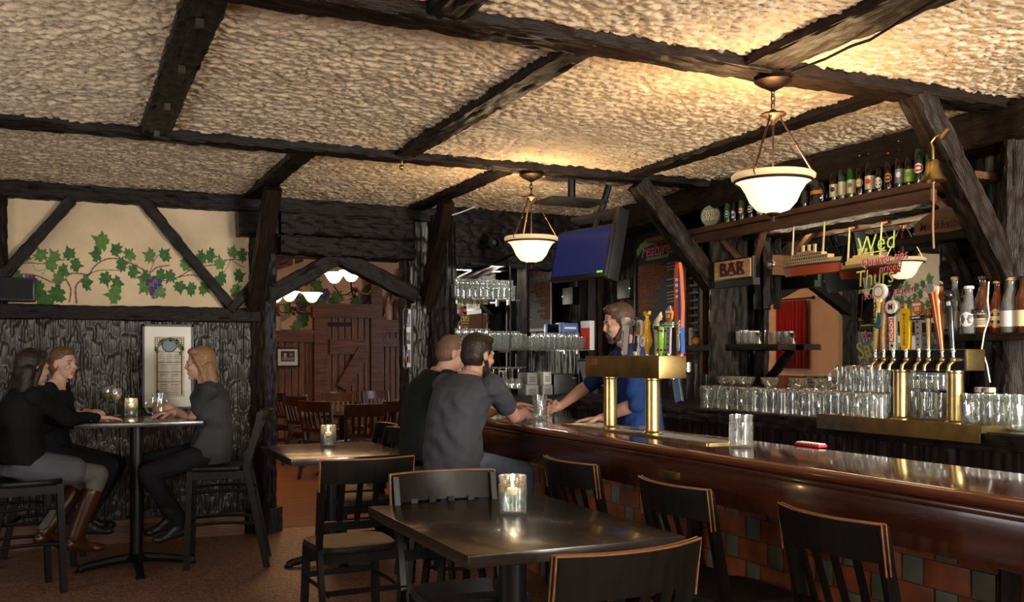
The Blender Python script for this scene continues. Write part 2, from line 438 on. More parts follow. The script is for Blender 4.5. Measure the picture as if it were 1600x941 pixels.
# far wall with its mural, and the opening into the dining room
LEAF1 = mat('mural_leaf_green', (.055, .15, .035), .8, noise=.35, nscale=25)
LEAF2 = mat('mural_leaf_light', (.11, .22, .06), .8, noise=.3, nscale=25)
STEMC = mat('mural_stem', (.25, .14, .10), .8, noise=.2)
GRAPE = mat('mural_grape', (.07, .045, .13), .8, noise=.3, nscale=40)
GRAPE2 = mat('mural_grape_light', (.17, .12, .26), .8)
random.seed(4)
def leaf(mb, c, s, rot, m, n=(0, -1, 0), lift=.0):
    pts = []
    prof = [(0, -.35), (.2, -.55), (.5, -.42), (.42, -.2), (.8, -.12), (.62, .1), (.75, .42), (.42, .36), (.3, .55), (.2, .5), (0, 1.),
            (-.2, .5), (-.3, .55), (-.42, .36), (-.75, .42), (-.62, .1), (-.8, -.12), (-.42, -.2), (-.5, -.42), (-.2, -.55)]
    n = Vector(n); uz = Vector((0, 0, 1)); ux = n.cross(uz)*-1; c = Vector(c)+n*lift
    ca, sa = math.cos(rot), math.sin(rot); vs = [c]
    for x, y in prof:
        k = s*(1+random.uniform(-.12, .12)); X = (x*ca-y*sa)*k*.8; Z = (x*sa+y*ca)*k
        vs.append(c+ux*X+uz*Z)
    fs = [(0, i, i+1) for i in range(1, len(prof))]+[(0, len(prof), 1)]
    mb.add(vs, fs, m)
def stem(mb, pts, wd, m, n=(0, -1, 0)):
    # smooth strip painted on the plaster
    P_ = [Vector(p) for p in pts]; out = []
    for i in range(len(P_)-1):
        a = P_[max(i-1, 0)]; b_ = P_[i]; c = P_[i+1]; d = P_[min(i+2, len(P_)-1)]
        for k in range(6):
            t = k/6; out.append(.5*((2*b_)+(c-a)*t+(2*a-5*b_+4*c-d)*t*t+(-a+3*b_-3*c+d)*t**3))
    out.append(P_[-1]); n = Vector(n); vs = []; fs = []
    for i, p in enumerate(out):
        t = (out[min(i+1, len(out)-1)]-out[max(i-1, 0)]).normalized(); s = t.cross(n)*wd*(.6+.5*math.sin(i*1.3)**2)
        vs += [p+s, p-s]
    for i in range(len(out)-1): fs.append((2*i, 2*i+1, 2*i+3, 2*i+2))
    mb.add(vs, fs, m)
def grapes(mb, c, w_, h_, n=(0, -1, 0)):
    n = Vector(n); uz = Vector((0, 0, 1)); ux = n.cross(uz)*-1; r = w_*.13
    for j in range(7):
        k = 4 if j in (1, 2, 3) else 3 if j in (0, 4) else 2 if j == 5 else 1
        for i in range(k):
            cc = Vector(c)+ux*(i-(k-1)/2)*w_*.24+uz*(h_*(.45-j*.15))+n*(.0006*(i+j*4 % 5)+.001)
            mb.poly([cc+ux*r*math.cos(q*math.pi/4)+uz*r*1.1*math.sin(q*math.pi/4) for q in range(8)], GRAPE if (i+j) % 3 else GRAPE2)

wf = MB()
wf.box((-.995, YB+.12, 1.39), (4.81, .2, 2.78), PLASTER)     # left of the opening
wf.box((2.06, YB+.12, 2.55), (1.24, .2, .5), DARKPL)         # above it
wf.box((3.77, YB+.12, 1.39), (2.11, .2, 2.78), DARKPL)       # right of it
def wl(cx, cy): return P(cx*.34, 180+cy*.34, Y=YB+.0185)
for pts, wd in [([(20, 710), (110, 680), (190, 682), (260, 668), (300, 665)], .009), ([(80, 730), (150, 733), (200, 750), (240, 770)], .010),
                ([(300, 745), (330, 728), (380, 730), (410, 735), (430, 700), (480, 665), (540, 660), (600, 680), (640, 700), (690, 722), (720, 700), (780, 690)], .011),
                ([(380, 740), (450, 715), (500, 712), (560, 712), (600, 690)], .007), ([(620, 740), (660, 760), (760, 760), (820, 745), (870, 735), (930, 742)], .009),
                ([(820, 745), (900, 700), (980, 688), (1060, 663), (1130, 670)], .009), ([(1060, 663), (1100, 690), (1125, 700)], .006),
                ([(300, 750), (325, 800), (318, 862)], .012), ([(352, 868), (348, 790), (380, 752)], .013), ([(690, 722), (720, 650), (760, 640)], .006),
                ([(150, 690), (170, 715), (210, 710), (190, 735)], .004), ([(1060, 665), (1030, 720), (960, 760)], .005), ([(100, 635), (130, 660), (190, 640)], .005)]:
    stem(wf, [wl(*p) for p in pts], wd*.62, STEMC)
for i, (cx, cy) in enumerate([(110, 640), (190, 645), (320, 640), (75, 742), (235, 692), (345, 688), (285, 717), (265, 752), (395, 772), (265, 820), (470, 585), (445, 642),
        (535, 622), (595, 645), (485, 748), (535, 775), (530, 825), (555, 685), (610, 718), (690, 648), (755, 645), (670, 748), (665, 790), (735, 738), (785, 738), (740, 808), (825, 787),
        (880, 800), (850, 688), (925, 655), (965, 645), (1010, 685), (1020, 750), (935, 795), (1070, 635), (1115, 645), (1095, 738), (1080, 805), (180, 792), (205, 845), (250, 655), (1000, 770)]):
    big = 62 if cy > 815 or cy < 600 else 46
    leaf(wf, wl(cx, cy), big*.34*.0052, random.uniform(-1.9, 1.9)+(math.pi if cy > 700 else 0), (LEAF1, LEAF2, LEAF1)[i % 3], lift=.0006+.00009*i)
grapes(wf, wl(705, 792), .12, .17); grapes(wf, wl(138, 785), .10, .16)
S(wf.build('wall_far', smooth=False), 'tan plaster far wall painted with a green grapevine and grapes', 'wall')

relief_panel('wall_far_wainscot', (-2.6, YB-.01, .14), (1, 0, 0), (0, 0, 1), (0, -1, 0), 4.0, 1.62, HEWNZ, .0075, (.028, .115), .020, .05, 2, .30,
             'dark hewn vertical plank wainscot under the vine mural', 'wall')
baseboard = MB().box((-.65, YB-.03, .09), (3.9, .05, .18), ROOMX).build('baseboard_far', smooth=False)
S(baseboard, 'brown baseboard below the dark plank wainscot', 'baseboard')
beam((-2.6, YB-.05, 1.79), (1.42, YB-.05, 1.79), .12, .12, label='thick hewn rail capping the plank wainscot', cat='rail')
beam((-2.6, YB-.02, 2.70), (4.6, YB-.02, 2.71), .14, .13, label='long dark beam along the top of the far wall')
# timbers on the mural
beam(P(-2, 440, Y=8.1), P(112, 312, Y=8.1), .09, .12, up=(0, -1, 0), label='slanting brace at the left end of the vine mural', cat='brace')
beam(P(222, 312, Y=8.1), P(366, 486, Y=8.1), .08, .11, up=(0, -1, 0), label='slanting brace crossing the middle of the vine mural', cat='brace')
beam(P(360, 486, Y=8.06), P(408, 430, Y=8.06), .08, .13, up=(0, -1, 0), label='short brace against the opening post', cat='brace')
beam(P(2, 300, Y=8.1), P(2, 490, Y=8.1), .08, .06, label='thin upright at the left edge of the mural', cat='post')
beam(P(370, 350, Y=8.02), P(432, 350, Y=8.02), .16, .20, label='square block end of the header beside the post', cat='beam')
# opening posts, header and arch braces
beam((1.455, 8.14, 0), (1.455, 8.14, 2.7), .18, .17, HEWNB, label='hewn post at the left of the dining room opening', cat='post')
beam((1.46, 8.14, 0), (1.46, 8.14, .2), .24, .24, HEWNB, amp=.004, label='square plinth block under the left opening post', cat='plinth')
beam((1.40, 7.40, 2.74), (1.36, 8.0, 1.86), .13, .15, HEWNB, up=(0, -1, 0), label='leaning knee brace above the left opening post', cat='brace')
beam((1.58, 8.06, 2.56), (2.74, 8.06, 2.56), .12, .19, amp=.014, cell=(.10, .028), label='upper plank of the header over the opening', cat='beam')
beam((1.58, 8.1, 2.38), (2.74, 8.1, 2.38), .2, .17, amp=.013, cell=(.10, .028), label='lower beam of the header over the opening', cat='beam')
beam(P(412, 466, Y=8.12), P(528, 402, Y=8.12), .14, .115, up=(0, -1, 0), label='left arch brace in the dining room opening', cat='brace')
beam(P(528, 400, Y=8.12), P(650, 464, Y=8.12), .14, .12, up=(0, -1, 0), label='right arch brace in the dining room opening', cat='brace')
relief_panel('wall_far_pier', (2.70, YB-.02, 0), (1, 0, 0), (0, 0, 1), (0, -1, 0), .46, 2.7, HEWNZ, .009, (.035, .13), .016, .1, 4, 0, 'dark hewn pier right of the dining room opening', 'wall')
beam((2.72, 8.17, 0), (2.72, 8.17, 2.3), .08, .2, label='edge post at the right of the dining room opening', cat='post')
beam((3.02, 8.05, 0), (3.02, 8.05, 2.7), .18, .2, label='dark post left of the corner mirrors', cat='post')
beam((2.80, 7.40, 2.74), (2.86, 8.02, 1.95), .17, .11, HEWNB, up=(1, 0, 0), label='leaning plank brace left of the corner mirrors', cat='brace')

# ceiling beams
bz = CE+.005
beam((-1.6, 3.515, bz-.0), (4.6, 3.515, bz-.0), .17, .13, HEWNB, label='nearest long ceiling beam, carrying the front lamp')
beam((-2.6, 6.03, bz), (4.5, 6.03, bz), .15, .12, label='second long ceiling beam, carrying the rear lamp')
beam((.45, 3.6, bz+.01), (.45, 5.95, bz+.01), .17, .12, label='short ceiling beam at the upper left with three pegs')
beam((1.97, 3.6, bz+.01), (1.97, 5.95, bz+.01), .15, .12, label='short ceiling beam left of the lamps')
beam((3.70, 3.6, bz+.01), (3.70, 5.95, bz+.01), .14, .11, label='short ceiling beam above the front lamp')
beam((1.36, 6.1, bz+.01), (1.36, 8.1, bz+.01), .15, .12, label='short ceiling beam meeting the left opening post')
beam((2.78, 6.1, bz+.01), (2.78, 8.1, bz+.01), .15, .11, label='short ceiling beam meeting the right opening pier')
beam((1.30, 1.6, bz+.01), (1.30, 3.44, bz+.01), .17, .12, label='short ceiling beam at the top edge in the middle')
beam((2.80, 1.4, bz+.01), (2.80, 3.44, bz+.01), .22, .13, HEWNB, label='short ceiling beam at the top right with a cable')
beam((4.50, 1.0, 2.66), (4.50, 8.1, 2.66), .30, .20, HEWNB, label='deep header beam along the bar wall')
# braces and posts of the bar
beam((3.78, 3.5, 2.76), (4.44, 3.5, 1.86), .13, .13, HEWNB, up=(0, -1, 0), label='big slanting knee brace right of the bell', cat='brace')
beam((3.76, 6.02, 2.72), (4.44, 6.02, 1.98), .14, .14, HEWNB, up=(0, -1, 0), label='slanting knee brace above the BAR sign', cat='brace')
beam((4.5, 3.46, 1.0), (4.5, 3.46, 2.62), .2, .2, HEWNB, label='bar post below the big knee brace', cat='post')
beam((4.5, 5.98, 1.0), (4.5, 5.98, 2.6), .2, .2, HEWNB, label='bar post beside the BAR sign', cat='post')

# pegs in the beam at the upper left
pg = MB()
for yy in (3.85, 4.5, 5.2, 5.85): pg.box((.45, yy, 2.724), (.03, .03, .03), DARKZ)
S(pg.build('trim_91'), 'dark wooden pegs in the upper left ceiling beam', 'pegs')

# bar wall (mirror in hewn boards) and the other walls of the shell
relief_panel('wall_bar', (4.70, 8.15, 0), (0, -1, 0), (0, 0, 1), (-1, 0, 0), 7.4, 2.7, DARKZ, .014, (.05, .25), .014, .1, 6, .16, 'dark hewn board wall behind the bar', 'wall')
sh = MB()
sh.box((4.82, 2.8, 1.39), (.16, 10.9, 2.78), DARKPL)
S(sh.build('wall_right', smooth=False), 'dark wall carrying the bar boards', 'wall')
sh = MB(); sh.box((-2.7, 2.8, 2.3), (.16, 10.9, .96), PLASTER); sh.box((-2.7, 2.8, .45), (.16, 10.9, .9), DARKZ)
for a, b_ in ((-2.7, 3.0), (5.4, 8.2)): sh.box((-2.7, (a+b_)/2, 1.36), (.16, b_-a, .92), PLASTER)
S(sh.build('wall_left', smooth=False), 'plaster and timber wall with a wide window, beside the camera', 'wall')
sh = MB(); sh.box((1., -2.6, 2.62), (7.6, .16, .32), PLASTER); sh.box((1., -2.6, .42), (7.6, .16, .84), DARKZ)
for a, b_ in ((-2.8, -1.2), (1.2, 2.0), (4.6, 4.8)): sh.box(((a+b_)/2, -2.6, 1.65), (b_-a, .16, 1.62), DARKPL)
S(sh.build('wall_front', smooth=False), 'street side wall with two wide windows behind the camera', 'wall')
SKYG = mat('daylight_pane', (.8, .8, .8), .3, emit=(1, .96, .9), es=3.4)
for i, (c, w_, ax) in enumerate([((0, -2.6), 2.4, 0), ((3.3, -2.6), 2.6, 0), ((-2.7, 4.2), 2.4, 1)]):
    fr = MB()
    for k in (0, 1, 2, 3):
        t = (k/3-.5)*w_
        pos = (c[0]+(t if ax == 0 else 0), c[1]+(t if ax else 0), 1.65)
        fr.box(pos, (.06, .06, 1.64), DARKZ)
    for z in (.86, 1.9, 2.45): fr.box((c[0], c[1], z), (w_ if ax == 0 else .06, w_ if ax else .06, .06), DARKZ)
    fr.box((c[0]-(.03 if ax else 0), c[1]-(0 if ax else .03), 1.65), ((w_ if ax == 0 else .01), (w_ if ax else .01), 1.5), SKYG)
    S(fr.build('window_%d' % (i+1), smooth=False), 'dark framed street window number %s of the bar room' % ('one', 'two', 'three')[i], 'window')

# ------------------------------------------------------------------ dining room beyond the opening
YD = 16.5
dw = MB(); dw.box((4.2, YD+.1, 1.6), (7.9, .2, 3.2), PEACH)
def dl(cx, cy): return P(410+cx*.319, 400+cy*.319, Y=YD-.01)
for pts, wd in [([(30, 240), (120, 235), (190, 200), (250, 195), (300, 180), (350, 190), (420, 190), (470, 205), (540, 190)], .012), ([(190, 200), (200, 250), (200, 300)], .01), ([(350, 215), (430, 215), (540, 220)], .009)]:
    stem(dw, [dl(*p) for p in pts], wd, STEMC)
for i, (cx, cy) in enumerate([(120, 160), (205, 122), (240, 122), (270, 150), (210, 225), (245, 200), (270, 190), (130, 262), (350, 225), (372, 205), (455, 225), (490, 200), (510, 175), (520, 195), (205, 290), (190, 320), (205, 320), (168, 350), (35, 265), (280, 225), (160, 185)]):
    leaf(dw, dl(cx, cy), .17, random.uniform(-2, 2), (LEAF1, LEAF2)[i % 2], lift=.001+.0004*(i % 5))
grapes(dw, dl(303, 200), .20, .26); grapes(dw, dl(183, 260), .20, .26); grapes(dw, dl(500, 222), .16, .22)
S(dw.build('wall_far', smooth=False), 'peach plaster wall of the dining room with a painted vine', 'wall')
pw = MB()
random.seed(8)
def boards(mb, px0, px1, ytop, Y_, n, m_=ROOMW):
    a = P(px0, 600, Y=Y_).x; b_ = P(px1, 600, Y=Y_).x; zt = P((px0+px1)/2, ytop, Y=Y_).z
    for i in range(n):
        w_ = (b_-a)/n; mb.box((a+w_*(i+.5), Y_+random.uniform(0, .02), zt/2), (w_-.02, .06, zt), m_)
boards(pw, 412, 497, 528, YD-.05, 8); boards(pw, 583, 660, 512, YD-.05, 9)
pw.box((6.9, YD-.05, 1), (1.6, .06, 2.0), ROOMW)
S(pw.build('wall_far_boards', smooth=False), 'red brown board wainscot in the dining room', 'wall')
def railD(px0, px1, py, h_, Y_, nm, lab, cat='rail'):
    a = P(px0, py, Y=Y_); b_ = P(px1, py, Y=Y_); S(MB().box(((a.x+b_.x)/2, Y_, (a.z+b_.z)/2), (b_.x-a.x, .12, h_), ROOMX).build(nm, smooth=False), lab, cat)
railD(405, 500, 519, .08, YD-.12, 'trim_101', 'brown ledge over the dining room wainscot at the left'); railD(405, 500, 527, .16, YD-.1, 'trim_102', 'brown rail under the left ledge of the dining room')
railD(583, 660, 510, .22, YD-.12, 'trim_103', 'brown rail over the dining room wainscot at the right'); railD(583, 660, 535, .16, YD-.1, 'trim_104', 'brown middle rail on the right wainscot')
railD(487, 586, 486, .24, YD-.16, 'trim_105', 'heavy brown lintel over the plank door', 'lintel')
for px, w_, nm in ((500, .28, 'trim_106'), (587, .25, 'trim_107')):
    a = P(px, 500, Y=YD-.12); zt = 2.2 if px < 550 else 3.0
    S(MB().box((a.x, YD-.12, zt/2), (w_*.8, .14, zt), ROOMX).build(nm, smooth=False), 'brown jamb post %s the plank door' % ('left of' if px < 550 else 'right of'), 'jamb')
for k_, (p_, q_) in enumerate((((636, 425), (590, 530)), ((380, 430), (470, 400)))):
    a = P(*p_, Y=YD-.1); b_ = P(*q_, Y=YD-.1)
    beam(a, b_, .2, .12, ROOMX, up=(0, -1, 0), label='brown slanting timber on the peach wall %s' % ('at the right', 'at the left')[k_], cat='brace')
dt = MB(); a = P(507, 495, Y=YD-.1); b_ = P(578, 495, Y=YD-.1); nb = 7
for i in range(nb):
    w_ = (b_.x-a.x)/nb; dt.box((a.x+w_*(i+.5), YD-.12, a.z/2), (w_-.018, .05, a.z), ROOMW)
door = dt.build('door_1', smooth=False); S(door, 'red brown plank door in the dining room', 'door')
d2 = MB(); p_ = P(515, 542, Y=YD-.17); q_ = P(572, 542, Y=YD-.17); d2.box((p_+q_)/2, (q_.x-p_.x, .05, .26), ROOMX)
p_ = P(535, 607, Y=YD-.20); q_ = P(569, 546, Y=YD-.20); d2.bar(p_, q_, .22, .05, ROOMX, up=(0, -1, 0))
d2.build('door_brace', door, smooth=False)
d3 = MB(); p_ = P(508, 507, Y=YD-.16); q_ = P(548, 507, Y=YD-.16); d3.bar(p_, q_, .03, .07, BLACKM); d3.build('door_hinge', door, smooth=False)
S(MB().box((.4, 12.4, 2.2), (.16, 8.1, 2.0), PEACH).box((.4, 12.4, .6), (.18, 8.1, 1.2), ROOMW).build('wall_left', smooth=False), 'peach wall of the dining room at its left, with a curtain', 'wall')
S(MB().box((8.0, 12.4, 1.6), (.16, 8.1, 3.2), PEACH).build('wall_right', smooth=False), 'peach wall of the dining room at its right', 'wall')
S(MB().box((6.0, 8.35, 1.6), (4.2, .14, 3.2), PEACH).build('wall_front', smooth=False), 'dining room side of the partition', 'wall')
S(MB().box((2.5, 8.35, 3.02), (4.2, .14, .5), PEACH).build('wall_front', smooth=False), 'dining room partition above the opening', 'wall')

# ------------------------------------------------------------------ the bar counter
BZ, BX = 1.04, 2.48
BX2 = 3.04
Y0, Y1 = .7, 7.1
TILE_R = mat('terracotta_tile', (.27, .08, .035), .33, noise=.45, nscale=7, coat=.2)
TILE_G = mat('grey_green_tile', (.15, .155, .11), .33, noise=.35, nscale=7, coat=.2)
GROUT = mat('grout', (.16, .12, .08), .8)
counter = thing('bar_counter', 'long glossy red mahogany bar counter with tiled front, people leaning on it', 'bar counter', (BX2-.2, 4, 0))
def ch(o): o.parent = counter; o.matrix_parent_inverse = Matrix.Translation(-Vector(counter.location)); return o
top = MB()
prof = [(BX+.012, BZ-.045), (BX-.006, BZ-.03), (BX-.008, BZ-.012), (BX+.004, BZ-.002), (BX+.03, BZ), (BX2, BZ), (BX2+.01, BZ-.02), (BX2, BZ-.045)]
ny = 2; vs = []; fs = []
for y in (Y0, Y1): vs += [(x, y, z) for x, z in prof]
n = len(prof)
for i in range(n): fs.append((i, (i+1) % n, n+(i+1) % n, n+i))
fs += [tuple(range(n)), tuple(range(n, 2*n))[::-1]]
top.add(vs, fs, BART); ch(top.build('top', auto=60))
fa = MB(); fa.box((BX+.035, (Y0+Y1)/2, BZ-.13), (.05, Y1-Y0, .175), BARM, bev=.004); fa.box((BX+.012, (Y0+Y1)/2, BZ-.055), (.02, Y1-Y0, .022), BARM, bev=.006)
ch(fa.build('fascia'))
ch(MB().box((2.95, (Y0+Y1)/2, .5), (.22, Y1-Y0, 1.0), GROUT).box((2.80, (Y0+Y1)/2, BZ-.07), (.46, Y1-Y0, .05), DARKZ).build('core', smooth=False))
tl = MB(); tw = 0
random.seed(2)
for r in range(8):
    z = .055+r*.102; y = Y0+(.0 if r % 2 else .15)
    while y < Y1-.2:
        tl.box((2.838, y+.10, z), (.02, .196, .096), TILE_R, bev=.002); y += .203
        tl.box((2.838, y+.048, z), (.02, .092, .096), TILE_G, bev=.002); y += .102
ch(tl.build('tile_front'))
ch(beam((2.80, Y0, .845), (2.80, Y1, .845), .08, .075, amp=.012, name='hewn_rail', kind=None))
for yy in (5.5, 3.95, 2.2):
    ch(beam((2.80, yy, 0), (2.80, yy, .82), .07, .10, amp=.008, name='hewn_upright', kind=None))
pl = P(1046, 742, X=BX+.008)
o = MB().box((BX+.007, pl.y, pl.z), (.004, .16, .034), BRASSD, bev=.001)
for k in range(3): o.box((BX+.0045, pl.y, pl.z+.009-k*.009), (.002, .12-.02*k, .002), BRONZE)
tag(ch(o.build('name_plate')), 'small brass plate')

# rear counter along the mirror and round the corner
rc = thing('back_counter', 'dark wooden back bar counter with hewn edge under the mirrors, holding mugs', 'back counter', (4.3, 5, 0))
def rch(o): o.parent = rc; o.matrix_parent_inverse = Matrix.Translation(-Vector(rc.location)); return o
RZ = 1.09
rch(MB().box((4.34, 4.35, RZ-.02), (.66, 6.9, .04), DARKZ).box((3.8, 7.85, RZ-.02), (1.5, .5, .04), DARKZ).build('top', smooth=False))
rch(beam((4.02, .9, RZ-.05), (4.02, 7.6, RZ-.05), .06, .09, HEWN, amp=.009, name='hewn_edge', kind=None))
rch(beam((3.1, 7.6, RZ-.03), (4.1, 7.6, RZ-.03), .08, .12, HEWN, amp=.012, name='hewn_edge', kind=None))
p = relief_panel('board_front', (4.08, 7.6, 0), (0, -1, 0), (0, 0, 1), (-1, 0, 0), 6.7, 1.03, DARKZ, .014, (.035, .4), .014, .05, 8, .07, kind=None)
rch(p)
rch(MB().box((3.6, 7.7, .5), (1.1, .1, 1.0), DARKZ).build('board_side', smooth=False))
# ================================================================== PENDANT LAMPS
BOWL = mat('lit_alabaster_glass', (.9, .78, .55), .35, emit=(1, .82, .55), es=1.0)
BOWLR = mat('alabaster_rim', (.75, .55, .30), .3, emit=(1, .68, .36), es=.30)
def pendant(loc, label, zr, power):
    """origin at the ceiling plate; zr = height of the rim"""
    t = thing('pendant_lamp', label, 'pendant lamp', loc, 0, 'bowl pendant lamps over the bar')
    D = loc[2]-zr
    MB().lathe([(.0, 0), (.075, 0), (.085, -.012), (.06, -.03), (.03, -.045), (.012, -.055), (0, -.056)], BRONZE).build('ceiling_plate', t)
    c = MB(); n = 3
    for i in range(n):
        z = -.06-i*.03; pts = []
        for k in range(10):
            a = 2*math.pi*k/10; x = .010*math.cos(a); zz = .022*math.sin(a)
            pts.append((x, 0, z+zz) if i % 2 else (0, x, z+zz))
        c.tube(pts, .003, BRONZE, 5, closed=True)
    c.build('chain', t)
    MB().lathe([(0, -.138), (.012, -.140), (.02, -.15), (.055, -.158), (.06, -.166), (.03, -.174), (.014, -.19), (.008, -.21), (0, -.211)], BRONZE).build('hub', t)
    for k in range(3):
        a = 2*math.pi*k/3+math.radians(205); r0, r1 = .03, .178
        p0 = Vector((r0*math.cos(a), r0*math.sin(a), -.175)); p1 = Vector((r1*math.cos(a), r1*math.sin(a), -D+.01)); rod = MB()
        rod.tube([p0, p1], .0045, BRONZE, 6)
        m_ = p0.lerp(p1, .5); rod.sphere(m_, .009, BRONZE, 8); rod.sphere(m_+(p1-p0)*.03, .007, BRONZE, 8); rod.sphere(p0, .010, BRONZE, 8)
        ring = [p1+Vector((math.cos(a)*.014*math.cos(q), math.sin(a)*.014*math.cos(q), .014*math.sin(q)-.006)) for q in [i*math.pi/5 for i in range(10)]]
        rod.tube(ring, .003, BRONZE, 5, closed=True); rod.sphere(p1+Vector((0, 0, -.016)), .009, BRONZE, 8)
        rod.build('rod', t)
    MB().tube([(0, 0, -.20), (0, 0, -D+.02)], .005, BRONZE, 6).build('stem', t)
    b = MB(); b.lathe([(.0, -.165), (.03, -.165), (.075, -.150), (.105, -.115), (.125, -.07), (.147, -.035), (.172, -.018),
                       (.166, -.012), (.14, -.028), (.118, -.066), (.098, -.108), (.07, -.142), (.03, -.156), (0, -.157)], BOWL, (0, 0, -D), 40)
    b.build('glass_bowl', t, auto=70)
    b = MB(); b.lathe([(.165, -.020), (.186, -.010), (.188, .004), (.180, .012), (.168, .004), (.160, -.012)], BOWLR, (0, 0, -D), 40, closed=True)
    b.build('rim', t, auto=70)
    b = MB(); b.lathe([(.172, -.030), (.180, -.026), (.178, -.018), (.168, -.022)], BRONZE, (0, 0, -D), 40, closed=True); b.build('metal_band', t)
    MB().lathe([(0, -.158), (.028, -.162), (.030, -.170), (.012, -.182), (.008, -.196), (.005, -.208), (0, -.212)], BRONZE, (0, 0, -D), 16).build('finial', t)
    light('pendant_lamp_bulb', 'POINT', (loc[0], loc[1], zr-.03), power, (1, .70, .38), .05)
    return t
c = P(1216, 122, Z=2.71); pendant((c.x, 3.50, 2.715), 'nearer alabaster bowl pendant lamp hanging in front of the bottle shelf', 2.27, 34)
c = P(835, 272, Z=2.71); pendant((c.x, 6.03, 2.72), 'farther alabaster bowl pendant lamp hanging beside the television', 2.27, 24)
# little brass hook ball under the second beam
c = P(630, 258, Y=6.0)
tag(MB().sphere((0, 0, -.02), .018, BRASS).tube([(0, 0, 0.03), (0, 0, -.02)], .006, BRASS, 6).build('beam_knob', loc=(c.x, 6.03, c.z+.01)), 'small brass knob under the second ceiling beam', 'knob')
# cable along the top right beam
pts = [P(x, y, Z=z) for x, y, z in ((1238, 112, 2.64), (1290, 92, 2.63), (1330, 72, 2.62), (1360, 62, 2.64), (1420, 25, 2.66), (1480, -10, 2.67))]
tag(MB().tube(pts, .006, mat('cable_rubber', (.012, .011, .010), .9, spec=.1), 6).build('ceiling_cable'), 'black cable sagging along the top right ceiling beam', 'cable')

# ================================================================== CHAIRS
def curve_rail(mb, w_, depth, z0, z1, y0, tilt, th, m, worn=None, n=12):
    """backrest board bowed backwards in the middle"""
    vs = []; fs = []
    for i in range(n+1):
        s = -1+2*i/n; x = s*w_/2; yb = y0-depth*(1-s*s)
        for (z, dy) in ((z0, 0), (z1, tilt)):
            for t_ in (-th/2, th/2): vs.append((x, yb-dy+t_, z))
    for i in range(n):
        a = 4*i; b_ = a+4
        fs += [(a, b_, b_+2, a+2), (a+1, a+3, b_+3, b_+1), (a+2, b_+2, b_+3, a+3), (a, a+1, b_+1, b_)]
    fs += [(0, 2, 3, 1), (4*n, 4*n+1, 4*n+3, 4*n+2)]
    mb.add(vs, fs, m)
    if worn:
        for t_ in (-th/2, th/2):
            pts = [(s*w_/2, y0-depth*(1-s*s)-tilt+t_*.75, z1) for s in [-1+2*i/n for i in range(n+1)]]
            mb.tube(pts, .0036, worn, 6)
        for sx in (-1, 1):
            mb.tube([(sx*w_/2, y0+th/2*.75, z0-.04), (sx*w_/2, y0-tilt+th/2*.75, z1), (sx*w_/2, y0-tilt-th/2*.75, z1), (sx*w_/2, y0-th/2*.75, z0-.04)], .0032, worn, 6)

